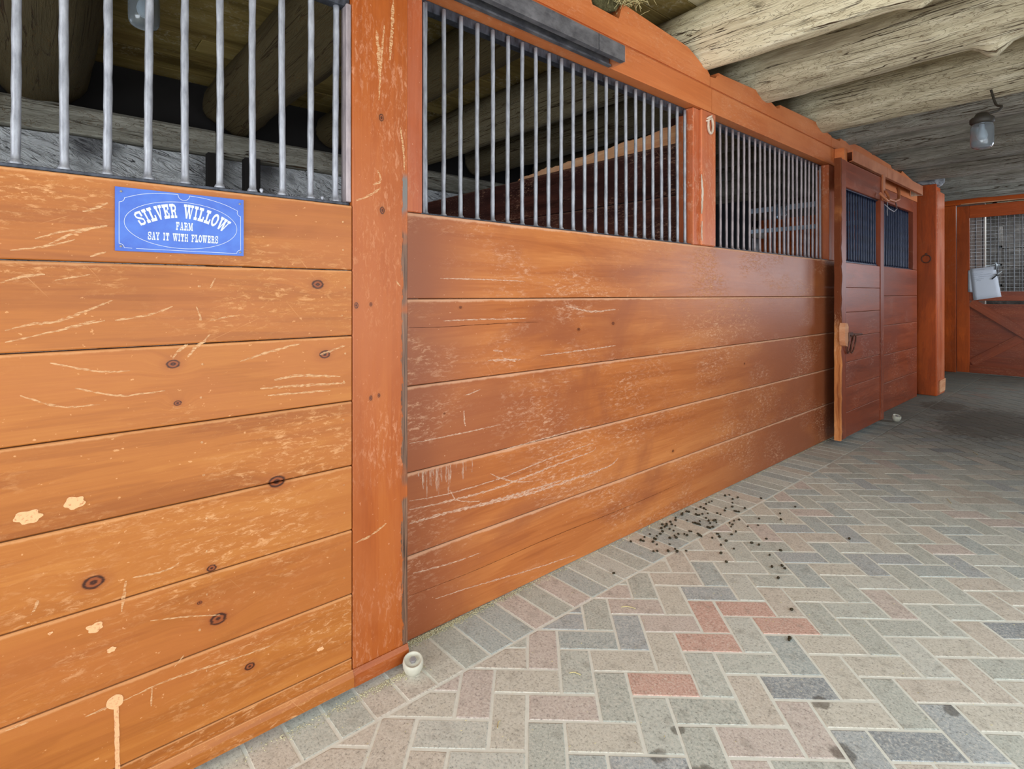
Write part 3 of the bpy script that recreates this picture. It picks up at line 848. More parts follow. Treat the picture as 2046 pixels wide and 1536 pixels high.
log(9.50, .160, 2.60, seed=12, mat='log_grey', label='dark log closest to the far boarded wall')
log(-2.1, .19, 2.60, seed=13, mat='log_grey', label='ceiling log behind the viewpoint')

# ------------------------------------------------------------------ header beam with notched fillers between the logs
hb = empty('header_beam', (0, 2.5, 2.19), 'orange-brown header beam running the length of the stalls under the logs', 'beam')
m_ = MB()
segs = [(-2.9, -.6), (-.598, .95), (.952, 2.898), (2.902, 4.83), (4.834, 7.46)]
for a, b in segs:
    pts = [(-.14, 2.19), (0.0, 2.19), (0.0, 2.325), (-.018, 2.345), (-.14, 2.345)]
    m_.prism([(x_, z_) for x_, z_ in pts], a, b, plane='XZ')
m_.build('lower_beam', M['beam'], hb)
m_ = MB()
prof = [(-2.9, 2.345), (-2.9, 2.50), (-.25, 2.50), (-.22, 2.40), (.22, 2.40), (.25, 2.50), (.93, 2.50), (.97, 2.41), (1.31, 2.41), (1.34, 2.51), (1.84, 2.51), (1.87, 2.45), (2.06, 2.45), (2.09, 2.532),
        (2.66, 2.500), (2.72, 2.482), (2.80, 2.452), (2.86, 2.44), (2.90, 2.410), (2.90, 2.345)]
m_.prism(prof, -.12, -.012)
m_.prism([(2.904, 2.345), (2.904, 2.40), (2.965, 2.408), (2.985, 2.428), (3.005, 2.432), (3.0, 2.448), (3.06, 2.448), (3.54, 2.472), (3.63, 2.470), (3.70, 2.445), (3.80, 2.422), (3.845, 2.432), (3.85, 2.456),
          (4.52, 2.476), (4.62, 2.462), (4.74, 2.44), (4.83, 2.43), (4.83, 2.345)], -.12, -.012)
m_.prism([(4.834, 2.345), (4.834, 2.422), (5.02, 2.425), (5.04, 2.452), (5.13, 2.448), (5.42, 2.470), (5.56, 2.475), (6.48, 2.455), (6.52, 2.43), (6.86, 2.43), (6.9, 2.46), (7.46, 2.40), (7.46, 2.345)], -.12, -.012)
m_.build('notched_filler', M['beam'], hb)

st = MB()
rs = random.Random(5)
for _ in range(150):
    x0, y0, z0 = rs.uniform(-.02, .16), rs.uniform(1.9, 2.2), 2.50 + rs.uniform(0, .03)
    y0 = 2.06 + rs.gauss(0, .06); a = rs.uniform(0, 6.28)
    L = rs.uniform(.03, .09)
    st.tube([(x0 - .06, y0, z0 + .02), (x0 - .06 + L * .5 * math.cos(a), y0 + L * .5 * math.sin(a), z0 + .02 + rs.uniform(-.01, .02)), (x0 - .06 + L * math.cos(a), y0 + L * math.sin(a), z0 + rs.uniform(-.02, .03))], .0013, 4)
tag(st.build('nest_straw', M['straw']), 'tuft of old nest straw caught on top of the orange header beam', 'straw', kind='stuff')

# ------------------------------------------------------------------ shared bar meshes
def bar_mesh(h, r, seed, mat):
    m_ = MB()
    rs = random.Random(seed)
    pts = []
    k = 26
    for i in range(k + 1):
        t = i / k
        pts.append((math.sin(t * 3 + seed) * .0012 + rs.uniform(-.0003, .0003), math.sin(t * 4 + seed * 2) * .0012, h * t))
    m_.tube(pts, lambda t: r * (1 + .05 * math.sin(t * 37 + seed)), 12)
    # weld bead at the foot
    m_.lathe([(r * 1.0, .012), (r * 1.45, .006), (r * 1.6, 0), (0, 0)], (0, 0, 0), 12)
    o = m_.build('bar', mat)
    me = o.data
    bpy.data.objects.remove(o)
    return me


def add_bars(parent, ys, x, z0, meshes, rs):
    o0 = wloc(parent)
    for i, y_ in enumerate(ys):
        o = bpy.data.objects.new('bar', rs.choice(meshes))
        COL.objects.link(o); o.parent = parent
        o.location = Vector((x, y_, z0)) - o0
        o.rotation_euler = (rs.uniform(-.002, .002), 0, rs.uniform(0, 6))


RS = random.Random(3)

# ------------------------------------------------------------------ near sliding door
XD = 0.095
door = empty('sliding_stall_door', (0.075, 0.25, 0.02), 'near sliding stall door of honey-orange pine boards with galvanised bars, carrying the blue sign', 'stall door')
zs = [1.407, 1.2195, 1.031, .8425, .656, .4705, .2855, .100, .03]
m_ = MB()
for a, b in zip(zs, zs[1:]):
    m_.box(XD - .035, XD, -.42, .6815, b + .0015, a - .0015, bev=.0022)
m_.build('plank_panel', M['door'], door)
m_ = MB()
m_.box(XD - .04, XD, .6838, .865, .024, 2.176, axis='Z', bev=.0025)
m_.box(XD - .04, XD, -.42, -.25, 1.41, 2.176, axis='Z', bev=.0025)
m_.build('stile', M['stile'], door)
m_ = MB(); m_.box(XD - .035, XD - .001, -.25, .6815, 2.02, 2.176, bev=.002); m_.build('top_board', M['door'], door)
m_ = MB()
m_.prism([(XD + .001, .024), (XD + .001, .068), (XD + .005, .068), (XD + .014, .052), (XD + .014, .024)], -.42, .6815, plane='XZ')
m_.build('bottom_rail', M['door'], door)
m_ = MB()
m_.prism([(XD + .001, .020), (XD + .001, .068), (XD + .004, .068), (XD + .011, .054), (XD + .011, .020)], .6818, .862, plane='XZ')
o = m_.build('bottom_strip', M['stile'], door)
m_ = MB()
m_.box(.045, .077, -.25, .682, 1.409, 1.4165, bev=.001)
m_.box(.045, .077, -.25, .682, 1.985, 2.02, bev=.001)
tag(m_.build('grille_rail', M['black_steel'], door), 'black steel rails holding the bars')
m_ = MB(); m_.box(.05, .088, .668, .6825, 1.417, 1.99, axis='Z', bev=.002)
m_.build('edge_channel', M['dull_bar'], door)
bm_g = [bar_mesh(.575, .0084, s_, M['galv']) for s_ in (1, 2, 3)]
add_bars(door, [-.189, -.112, -.035, .042, .117, .195, .269, .345, .422, .497, .575, .648], .06, 1.4165, bm_g, RS)
m_ = MB()
for (y_, z_) in ((.442, 1.424), (.605, 1.424)):
    m_.lathe([(0, .010), (.004, .009), (.005, .005), (.003, .0), (.003, -.008)], (.068, y_, z_ - .005), 10)
m_.build('screw', M['galv'], door)
# nail heads
m_ = MB()
for i, z_ in enumerate(zs[:-2]):
    for dz in (.05, .13):
        for y_ in (.655 + RS.uniform(-.006, .006), .30 + RS.uniform(-.01, .01)):
            m_.tube([(XD - .001, y_, z_ - dz), (XD + .0012, y_, z_ - dz)], .0028, 10)
m_.build('nail_heads', M['scuff'], door)
# scuffs and scratches in the stain
m_ = MB()
for k, (pts, wd) in enumerate(DOOR_SC):
    m_.ribbon(resample(pts, .006), wd, XD + .0006 + k * .00001, jag=.5)
m_.build('scuff_marks', M['scuff'], door)
m_ = MB()
for k, (pts, wd) in enumerate(STILE_SC):
    m_.ribbon(resample(pts, .006), wd, XD + .0006 + k * .00001, jag=.5)
m_.build('scuff_marks', M['scuff'], door)
# pale splashes
m_ = MB()
for (c_, r_) in [([0.128, 0.249], 0.0155), ([-0.014, 0.697], 0.0204), ([0.0591, 0.7081], 0.0181), ([0.0911, 0.4278], 0.0140), ([0.1208, 0.3672], 0.0085), ([0.0186, 0.4459], 0.0042), ([0.5883, 0.1674], 0.0085)]:
    big = r_ in (0.0155,)
    pts = []
    for k in range(30):
        a = 2 * math.pi * k / 30
        q = noise.noise(Vector((c_[0] * 30 + math.cos(a) * 1.3, c_[1] * 30 + math.sin(a) * 1.3, 0)))
        rr = r_ * (1 + (.18 if big else .5) * q)
        pts.append((c_[0] + rr * math.cos(a), c_[1] + rr * math.sin(a) * (1 if big else .7)))
    m_.poly(pts, XD + .0009)
m_.ribbon(resample([(.1295, .240), (.131, .20), (.1315, .15), (.1325, .10), (.1325, .062)], .006), .0085, XD + .00085, taper=False, jag=.15)
m_.build('plaster_splash', M['splash'], door)

# ------------------------------------------------------------------ blue farm sign
XS = XD + .004
sign = empty('farm_sign', (XS, .2588, 1.3178), 'blue engraved sign reading SILVER WILLOW FARM, screwed to the near door', 'sign')
m_ = MB()
m_.prism([(.1275, 1.3884), (.1275, 1.2470), (.1290, 1.2468), (.3904, 1.2468), (.3904, 1.3884)], XD + .0003, XS)
m_.build('plate', M['sign_blue'], sign)
XL = XS + .0004


def arc(cx, cz, r, a0, a1, k=10):
    return [(cx + r * math.cos(R(a0 + (a1 - a0) * i / k)), cz + r * math.sin(R(a0 + (a1 - a0) * i / k))) for i in range(k + 1)]


m_ = MB()
lw = .0009
m_.ribbon([(.2593 + .1153 * math.cos(2 * math.pi * k / 90), 1.3127 + .0547 * math.sin(2 * math.pi * k / 90)) for k in range(90)], lw, XL, taper=False, closed=True)
# outer line: concave corners, bowed top with a round notch in its middle
m_.ribbon([(.1348, 1.3548), (.1348, 1.2629)] + arc(.1348, 1.2539, .0092, 88, 2) + [(.1585, 1.2534)], lw, XL, taper=False)
m_.ribbon([(.166, 1.2533), (.3744, 1.2524)] + arc(.3836, 1.2520, .0092, 178, 92) + [(.3831, 1.3450)] + arc(.3846, 1.3545, .0092, 262, 150)[:-1] + [(.3767, 1.3590)], lw, XL, taper=False)
top_r = resample([(.3767, 1.3590), (.345, 1.3722), (.305, 1.3815), (.2713, 1.3841)], .004)
top_l = resample([(.2471, 1.3849), (.210, 1.3828), (.175, 1.3765), (.1442, 1.3650)], .004)
m_.ribbon(top_r + arc(.2592, 1.3838, .0118, 5, -185, 14) + top_l + arc(.1352, 1.3645, .0092, 0, -92), lw, XL, taper=False)
m_.build('border_line', M['sign_white'], sign)

# slab-serif letters out of strokes in a 1 x 1 cell: ('r',x0,y0,x1,y1) block or ('s',width,[points]) stroke
def diag(x0, y0, x1, y1, w_):
    return ('q', [(x0 - w_ / 2, y0), (x0 + w_ / 2, y0), (x1 + w_ / 2, y1), (x1 - w_ / 2, y1)])


G = {
    'S': [('s', .20, [(.86, .60), (.86, .84), (.68, .92), (.36, .92), (.16, .82), (.16, .66), (.36, .55), (.66, .46), (.86, .34), (.86, .17), (.66, .08), (.34, .08), (.14, .18), (.14, .40)]), ('r', .74, .58, .98, .98), ('r', .02, .02, .26, .42)],
    'I': [('r', .08, .79, .92, 1), ('r', .08, 0, .92, .21), ('r', .32, .15, .68, .85)],
    'L': [('r', .02, .79, .66, 1), ('r', .02, 0, .98, .21), ('r', .20, .15, .48, .85), ('r', .76, .15, .98, .40)],
    'V': [('r', 0, .80, .44, 1), ('r', .56, .80, 1, 1), diag(.22, .85, .50, 0, .25), diag(.78, .85, .50, 0, .16)],
    'E': [('r', .02, .79, .95, 1), ('r', .02, 0, .95, .21), ('r', .18, .15, .46, .85), ('r', .4, .43, .72, .57), ('r', .62, .36, .74, .64), ('r', .74, .62, .95, .85), ('r', .74, .15, .95, .38)],
    'R': [('r', .02, .80, .60, 1), ('r', .02, 0, .52, .20), ('r', .16, .15, .40, .85), ('s', .20, [(.45, .90), (.70, .88), (.82, .76), (.80, .60), (.66, .52), (.40, .50)]), ('s', .20, [(.60, .50), (.74, .40), (.76, .12)]), ('r', .62, 0, 1.0, .18)],
    'W': [('r', 0, .82, .32, 1), ('r', .36, .82, .66, 1), ('r', .70, .82, 1, 1), diag(.14, .88, .30, 0, .17), diag(.50, .88, .33, 0, .10), diag(.50, .88, .68, 0, .17), diag(.86, .88, .71, 0, .10)],
    'O': [('s', .24, [(.5 + .36 * math.cos(2 * math.pi * k / 20), .5 + .41 * math.sin(2 * math.pi * k / 20)) for k in range(21)])],
    'F': [('r', .02, .80, .95, 1), ('r', .02, 0, .56, .18), ('r', .18, .15, .42, .85), ('r', .4, .42, .72, .58), ('r', .76, .60, .95, .85)],
    'A': [('r', 0, 0, .42, .17), ('r', .58, 0, 1, .17), diag(.22, .1, .46, 1, .13), diag(.78, .1, .54, 1, .22), ('r', .32, .30, .70, .42)],
    'M': [('r', 0, 0, .34, .17), ('r', .64, 0, 1, .17), ('r', 0, .82, .26, 1), ('r', .74, .82, 1, 1), ('r', .12, .1, .24, .9), ('r', .72, .1, .90, .9), diag(.22, 1, .48, .1, .18), diag(.78, 1, .50, .1, .12)],
    'Y': [('r', 0, .80, .42, 1), ('r', .58, .80, 1, 1), diag(.22, .85, .50, .42, .22), diag(.78, .85, .50, .42, .18), ('r', .38, .1, .62, .5), ('r', .22, 0, .78, .18)],
    'T': [('r', .02, .80, .98, 1), ('r', .02, .58, .20, .9), ('r', .80, .58, .98, .9), ('r', .36, .1, .64, .9), ('r', .2, 0, .8, .18)],
    'H': [('r', 0, .82, .42, 1), ('r', .58, .82, 1, 1), ('r', 0, 0, .42, .18), ('r', .58, 0, 1, .18), ('r', .12, .1, .32, .9), ('r', .68, .1, .88, .9), ('r', .3, .42, .7, .58)],
}
WD = {'I': .62, 'W': 1.45, 'M': 1.25, 'L': .95, 'R': 1.08}


def write(m_, text, u0, u1, mapf, gap=.10):
    tot = sum((.75 if ch == ' ' else WD.get(ch, 1.0)) for ch in text) + gap * (len(text) - 1)
    k = (u1 - u0) / tot
    u = u0
    zz = 0
    for ch in text:
        wch = (.75 if ch == ' ' else WD.get(ch, 1.0)) * k
        if ch != ' ':
            for st_ in G[ch]:
                zz += .000004
                if st_[0] == 'r':
                    _, a, b, c, d = st_
                    pl = []
                    for (p, q) in ((a, b), (c, b), (c, d), (a, d)):
                        pl.append((p, q))
                    quads = []
                    kx = 3
                    for t in range(kx):
                        xa, xb = a + (c - a) * t / kx, a + (c - a) * (t + 1) / kx
                        quads.append([(xa, b), (xb, b), (xb, d), (xa, d)])
                elif st_[0] == 'q':
                    quads = [st_[1]]
                else:
                    _, wv_, pts = st_
                    quads = []
                    n_ = len(pts)
                    off = []
                    for i in range(n_):
                        a, b = pts[max(i - 1, 0)], pts[min(i + 1, n_ - 1)]
                        dx, dy = b[0] - a[0], b[1] - a[1]; l = math.hypot(dx, dy)
                        hx = wv_ / 2 * (-dy / l); hy = wv_ / 2 * .8 * (dx / l)
                        off.append(((pts[i][0] + hx, pts[i][1] + hy), (pts[i][0] - hx, pts[i][1] - hy)))
                    for (a, b), (c, d) in zip(off, off[1:]): quads.append([a, c, d, b])
                for qd in quads:
                    m_.poly([mapf(u + px * wch, py) for px, py in qd], XL + zz)
        u += wch + gap * k


def arcmap(d, v):
    ty, tz = .2585 + d, 1.3635 - 3.2 * d * d
    by, bz = ty - .17 * d, tz - .0337 + .7 * d * d
    return (by + (ty - by) * v, bz + (tz - bz) * v)


m_ = MB()
write(m_, 'SILVER', -.100, -.0150, arcmap)
write(m_, 'WILLOW', .0010, .1035, arcmap)
write(m_, 'FARM', .2430, .2780, lambda u, v: (u, 1.3012 + v * .0190), .12)
write(m_, 'SAY IT WITH FLOWERS', .1879, .3324, lambda u, v: (u, 1.2748 + v * .0182 - (u - .26) * .004), .12)
m_.build('lettering', M['sign_white'], sign)
for (y_, z_) in [(0.1383, 1.3786), (0.3813, 1.3771), (0.1380, 1.2568), (0.3822, 1.2557)]:
    m_ = MB()
    m_.tube([(XS - .001, y_, z_), (XS + .0014, y_, z_), (XS + .0022, y_, z_)], lambda t: .0026 if t < .9 else .0016, 12)
    m_.build('screw', M['bolt'], sign)

# ------------------------------------------------------------------ floor rollers that keep the doors against the wall
def roller(x_, y_, k, label, z_=-.001):
    e = empty('door_guide_roller', (x_, y_, z_), label, 'roller', 'door guide rollers')
    m_ = MB()
    m_.lathe([(0, 0), (.017 * k, 0), (.022 * k, .006 * k), (.030 * k, .018 * k), (.0335 * k, .030 * k), (.0345 * k, .044 * k), (.0325 * k, .054 * k), (.0295 * k, .0565 * k), (.0268 * k, .055 * k), (.0255 * k, .051 * k),
              (.020 * k, .0495 * k), (.011 * k, .0495 * k), (0, .0495 * k)], (x_, y_, z_), 36)
    m_.build('wheel', M['roller'], e)
    m_ = MB()
    m_.lathe([(.011 * k, .0495 * k), (.011 * k, .058 * k), (.0095 * k, .0595 * k), (0, .0595 * k)], (x_, y_, z_), 6, smooth=False)
    m_.build('bolt', M['bolt'], e)
    e.rotation_mode = 'QUATERNION'
    e.rotation_quaternion = Quaternion((.515, .857, 0), R(18))


roller(.134, .860, .90, 'cream rubber guide roller on the bricks at the corner of the near sliding door')
roller(.176, 5.86, 1.0, 'small pale guide roller at the foot of the far sliding door')

# ------------------------------------------------------------------ near stall front
sf = empty('stall_front', (-.03, 2.9, 0), 'long fixed stall front of wide planks, barred openings either side of the ring post', 'stall front')
zp = [1.423, 1.135, .845, .558, .282, .0]
m_ = MB()
for a, b in zip(zp, zp[1:]):
    vs = m_.box(-.045, 0, .905, 4.862, b + .0014, a - .0014, bev=.0025)
m_.build('plank_panel', M['panel'], sf)
m_ = MB()
m_.box(-.09, -.012, .978, 2.70, 1.4235, 1.4285, bev=.001)
m_.box(-.09, -.012, 2.945, 4.745, 1.4235, 1.4285, bev=.001)
tag(m_.build('sill_rail', M['black_steel'], sf), 'thin dark steel sill under the bars')
m_ = MB()
m_.box(-.095, -.060, .978, 2.72, 2.152, 2.188, bev=.001)
m_.box(-.095, -.060, 2.95, 4.745, 2.154, 2.188, bev=.001)
tag(m_.build('top_rail', M['black_steel'], sf), 'dark steel strip over the bars')
m_ = MB(); m_.box(-.10, -.002, .860, .978, 1.4245, 2.188, axis='Z', bev=.003); m_.build('post', M['post'], sf)
m_ = MB(); m_.box(-.10, 0.002, 2.785, 2.944, 1.4245, 2.188, axis='Z', bev=.006); m_.build('post', M['post'], sf)
m_ = MB(); m_.box(-.11, -.012, 2.722, 2.783, 1.4245, 2.186, axis='Z', bev=.004); m_.build('jamb', M['post'], sf)
m_ = MB(); m_.box(-.10, -.004, 4.748, 4.862, 1.4245, 2.188, axis='Z', bev=.003); m_.build('post', M['post'], sf)
m_ = MB(); m_.box(-.09, -.016, .99, .9955, 1.4285, 2.15, axis='Z', bev=.001); m_.build('edge_channel', M['galv'], sf)
bm_p = [bar_mesh(.742, .0080, s_, M['galv']) for s_ in (4, 5, 6)]
bm_q = [bar_mesh(.742, .0080, s_, M['dull_bar']) for s_ in (7, 8)]
yb = [1.018 + i * .07625 for i in range(23)]
add_bars(sf, yb, -.028 - .02, 1.4285, bm_p, RS)
add_bars(sf, [3.010 + i * .0762 for i in range(23)], -.048, 1.4285, bm_q, RS)
m_ = MB()
for k, (pts, wd) in enumerate(PANEL_SC):
    if 10 <= k <= 14: continue
    m_.ribbon(resample(pts, .008), wd * .9, .0007 + k * .00001, jag=.6)
m_.build('scratch_marks', M['scratch'], sf)
m_ = MB()
rq = random.Random(12)
for q in range(26):      # pale drips that ran down from the board joint
    y_ = .96 + abs(rq.gauss(0, .09)); L_ = rq.uniform(.015, .085) * (1 if q % 3 else 1.3)
    m_.ribbon(resample([(y_, .553), (y_ + rq.uniform(-.002, .002), .553 - L_ * .5), (y_, .553 - L_)], .006), rq.uniform(.003, .009), .0004 + q * .000008, jag=.5)
m_.build('drip_marks', M['drip'], sf)
m_ = MB()
m_.ribbon(resample([(.925, 1.0395), (1.05, 1.0365), (1.2, 1.0385), (1.38, 1.0400), (1.52, 1.0385)], .01), .0016, .0006, jag=.5)
m_.ribbon(resample([(.925, .150), (1.2, .143), (1.6, .147), (2.1, .140), (2.6, .146)], .01), .0014, .0006, jag=.6)
m_.build('crack_lines', M['crack'], sf)
# wood chewed away on the middle post
m_ = MB()
m_.ribbon(resample([(2.782, 1.82), (2.788, 1.78), (2.794, 1.72), (2.790, 1.66), (2.784, 1.60)], .01), .022, .0025, jag=.25)
m_.ribbon(resample([(2.790, 1.56), (2.786, 1.50), (2.790, 1.45)], .01), .012, .0025, jag=.3)
m_.build('chewed_patch', M['cream_paint'], sf)

# tie ring on the middle post
ring = empty('tie_ring', (.004, 2.862, 2.12), 'cream painted iron tie ring hanging from a staple on the middle post', 'ring')
m_ = MB()
m_.tube([(.010 + .009 * math.sin(a * .0), 2.868 + .026 * math.cos(a), 2.108 + 1.0 * .045 * math.sin(a)) for a in [2 * math.pi * k / 28 for k in range(28)]], .0075, 8, closed=True)
m_.build('ring', M['cream_paint'], ring)
m_ = MB()
m_.tube([(-.002, 2.842, 2.142), (.016, 2.846, 2.150), (.024, 2.856, 2.156), (.016, 2.868, 2.160), (-.002, 2.874, 2.158)], .0048, 8)
m_.tube([(-.002, 2.835, 2.128), (.012, 2.84, 2.130), (.02, 2.852, 2.138)], .004, 8)
m_.build('staple', M['cream_paint'], ring)

# ------------------------------------------------------------------ sliding tracks
t1 = empty('sliding_door_track', (.05, 1.0, 2.19), 'grey steel box track for the near door, mounted on the header beam', 'door track')
m_ = MB()
pf = [(.002, 2.252), (.002, 2.235), (.012, 2.235), (.012, 2.244), (.092, 2.244), (.092, 2.190), (.075, 2.190), (.075, 2.182), (.10, 2.182), (.10, 2.252)]
m_.prism(pf, -2.0, 1.778, plane='XZ')
m_.prism([(a, b) for a, b in pf], 1.782, 1.958, plane='XZ')
m_.prism([(.012, 2.182), (.03, 2.182), (.03, 2.190), (.018, 2.190), (.018, 2.235), (.012, 2.235)], -2.0, 1.95, plane='XZ')
m_.build('channel', M['track'], t1)
m_ = MB(); m_.box(.004, .101, 1.9585, 1.9625, 2.180, 2.254, bev=.001); m_.build('end_cap', M['painted_metal'], t1)
m_ = MB(); m_.box(.001, .012, 1.74, 1.79, 2.252, 2.276, bev=.002); m_.build('bracket', M['cream_paint'], t1)

t2 = empty('sliding_door_track', (.05, 6.0, 2.22), 'orange painted box track over the far sliding door', 'door track')
m_ = MB()
for a, b in ((4.93, 5.868), (5.874, 7.16)):
    m_.prism([(.002, 2.315), (.002, 2.297), (.105, 2.297), (.105, 2.228), (.085, 2.228), (.085, 2.222), (.112, 2.222), (.112, 2.315)], a, b, plane='XZ')
m_.build('channel', M['painted_metal'], t2)
m_ = MB(); m_.box(.006, .11, 7.161, 7.172, 2.218, 2.318, bev=.001); m_.build('end_cap', M['cream_paint'], t2)
m_ = MB(); m_.box(.002, .075, 4.845, 4.915, 2.215, 2.325, bev=.003); m_.build('end_block', M['beam'], t2)

# ------------------------------------------------------------------ far sliding door
XF = .128
d2 = empty('sliding_stall_door', (.11, 5.2, .03), 'far sliding stall door, reddish-brown boards with a chewed leading edge and an iron ring latch', 'stall door')
ya, yb_ = 4.585, 5.70
m_ = MB()
zf = [1.40, 1.205, 1.01, .815, .62, .425, .23, .035]
for a, b in zip(zf, zf[1:]):
    m_.box(XF - .036, XF - .006, ya + .13, yb_ - .10, b + .0012, a - .0012, bev=.002)
m_.build('plank_panel', M['rust_wood'], d2)
m_ = MB(); m_.box(XF - .04, XF, yb_ - .10, yb_, .035, 2.19, axis='Z', bev=.003); m_.build('stile', M['rust_wood'], d2)
m_ = MB(); m_.box(XF - .04, XF, ya + .02, ya + .13, .035, 2.19, axis='Z', bev=.003); m_.build('stile', M['rust_wood'], d2)
# chewed leading edge, irregular
m_ = MB()
k = 60
A = []
for i in range(k + 1):
    z_ = .035 + 2.155 * i / k
    w_ = .008 * noise.noise(Vector((z_ * 9, 0, 1))) + .006 * noise.noise(Vector((z_ * 31, 0, 2)))
    ring_ = []
    for (dx, dy) in ((-.04, 0), (0.0, 0), (.006, .006), (.006, .022), (-.04, .022)):
        v = m_.bm.verts.new((XF + dx + (w_ if dx >= 0 else 0), ya - .004 + dy + (w_ if dy < .01 else 0), z_))
        v[m_.gc] = (z_, dy + dx, 0); v[m_.rnd] = .4
        ring_.append(v)
    A.append(ring_)
for a, b in zip(A, A[1:]):
    for q in range(5): m_.bm.faces.new((a[q], a[(q + 1) % 5], b[(q + 1) % 5], b[q]))
m_.bm.faces.new(A[0]); m_.bm.faces.new(A[-1])
bmesh.ops.recalc_face_normals(m_.bm, faces=m_.bm.faces[:])
tag(m_.build('leading_edge', M['chewed'], d2), 'pale chewed bare leading edge')
m_ = MB(); m_.box(XF - .04, XF - .004, ya + .13, yb_ - .10, 1.985, 2.19, bev=.003); m_.build('top_board', M['rust_wood'], d2)
m_ = MB()
m_.box(.085, .105, ya + .13, yb_ - .10, 1.402, 1.412, bev=.001); m_.box(.085, .105, ya + .13, yb_ - .10, 1.975, 1.985, bev=.001)
m_.build('grille_rail', M['blue_bar'], d2)
bm_b = [bar_mesh(.562, .0085, s_, M['blue_bar']) for s_ in (9, 10)]
add_bars(d2, [ya + .165 + i * .0625 for i in range(14)], .093, 1.412, bm_b, RS)
# latch: leather-wrapped block on the edge, iron strap, bolt and two rings
m_ = MB()
m_.prism([(4.545, .905), (4.56, .935), (4.60, .93), (4.625, .905), (4.615, .80), (4.60, .755), (4.565, .765), (4.548, .80)], XF + .006, XF + .045, rnd=.2)
tag(m_.build('latch_block', M['raw_board'], d2), 'worn tan latch block on the door edge')
m_ = MB()
m_.box(XF, XF + .012, 4.60, 4.84, .828, .850, bev=.002)
m_.box(XF + .01, XF + .05, 4.615, 4.64, .79, .86, bev=.003)
m_.tube([(XF + .03, 4.60, .845), (XF + .032, 4.72, .842), (XF + .045, 4.83, .838), (XF + .06, 4.88, .838)], .007, 8)
m_.build('bolt', M['rust'], d2)
for dy, ex in ((4.725, .0), (4.775, .01)):
    m_ = MB()
    m_.tube([(XF + .022 + ex + .012 * math.sin(a), dy + .038 * math.cos(a), .765 + .072 * math.sin(a)) for a in [2 * math.pi * q / 28 for q in range(28)]], .0055, 8, closed=True)
    m_.build('pull_ring', M['rust'], d2)
# hanger and hook at the far top corner
m_ = MB()
m_.box(XF, XF + .014, 5.62, 5.69, 1.98, 2.21, bev=.002)
m_.tube([(XF + .02, 5.50, 2.03), (XF + .05, 5.50, 1.99), (XF + .06, 5.56, 1.965), (XF + .05, 5.64, 1.975), (XF + .04, 5.68, 2.02), (XF + .02, 5.66, 2.07)], .011, 8)
m_.tube([(XF + .03, 5.64, 2.0), (XF + .06, 5.78, 1.985), (XF + .06, 5.92, 2.02), (XF + .045, 5.99, 2.09), (XF + .03, 6.01, 2.14)], .013, 8)
m_.build('hanger_hook', M['painted_metal'], d2)
m_ = MB(); m_.tube([(XF + .05, 5.52, 1.93), (XF + .06, 5.62, 1.90), (XF + .06, 5.76, 1.89), (XF + .05, 5.90, 1.93), (XF + .02, 5.97, 2.02)], .0045, 6)
m_.tube([(XF + .05, 5.60, 1.98), (XF + .05, 5.605, 1.84)], .004, 6)
m_.build('wire_loop', M['galv'], d2)

# jamb post between front and far door opening
jp = MB(); jp.box(-.11, -.01, 4.868, 4.99, 0.0, 2.188, axis='Z', bev=.004)
tag(jp.build('door_jamb', M['far_wall']), 'dark brown door jamb standing in the shadow behind the far sliding door', 'door jamb')

# ------------------------------------------------------------------ far stall front
s2 = empty('stall_front', (-.03, 6.7, 0), 'short far stall front between the far sliding door and the square pillar', 'stall front')
m_ = MB()
for a, b in zip(zp, zp[1:]):
    m_.box(-.045, 0, 5.76, 7.45, b + .0014, a - .0014, bev=.0025)
m_.build('plank_panel', M['rust_wood'], s2)
m_ = MB(); m_.box(-.10, -.001, 5.76, 6.0, 1.4245, 2.188, axis='Z', bev=.004); m_.build('post', M['rust_wood'], s2)
m_ = MB(); m_.box(-.10, -.001, 7.30, 7.45, 1.4245, 2.188, axis='Z', bev=.004); m_.build('post', M['rust_wood'], s2)
m_ = MB(); m_.box(-.045, -.002, 6.0, 7.30, 2.06, 2.188, bev=.003); m_.build('top_board', M['rust_wood'], s2)
m_ = MB(); m_.box(-.07, -.015, 6.0, 7.30, 1.4245, 1.43, bev=.001); m_.build('sill_rail', M['blue_bar'], s2)
bm_c = [bar_mesh(.63, .0085, s_, M['blue_bar']) for s_ in (11, 12)]
add_bars(s2, [6.04 + i * .0625 for i in range(20)], -.04, 1.43, bm_c, RS)

# ------------------------------------------------------------------ pillar
pl = empty('square_pillar', (.04, 7.8, 0), 'square orange boxed pillar standing out from the stall line, iron ring on its face', 'pillar')
m_ = MB()
m_.box(-.10, .140, 7.63, 7.66, .0, 2.40, axis='Z', bev=.004)
m_.build('front_board', M['far_wall'], pl)
m_ = MB(); m_.box(.112, .146, 7.661, 8.02, .0, 2.33, axis='Z', bev=.004); m_.build('side_board', M['post'], pl)  # paler pink board: the light on this side is in its colour
m_ = MB(); m_.box(-.09, .111, 7.661, 8.00, .0, 2.40, axis='Z', bev=.004); m_.build('core', M['far_wall'], pl)
m_ = MB(); m_.box(.142, .156, 7.72, 8.00, .02, .17, bev=.004, warp=.008); m_.build('patch_board', M['raw_board'], pl)
r2 = MB()
r2.tube([(.05 + .042 * math.cos(a), 7.622 - .004, 1.555 + .045 * math.sin(a)) for a in [2 * math.pi * q / 28 for q in range(28)]], .006, 8, closed=True)
r2.box(.04, .06, 7.612, 7.631, 1.592, 1.622, bev=.003)
tag(r2.build('tie_ring', M['rust']), 'orange painted iron ring on the front of the square pillar', 'ring')
sb = MB()
sb.bm.free(); sb = MB()
m = bmesh.ops.create_icosphere(sb.bm, subdivisions=4, radius=1)
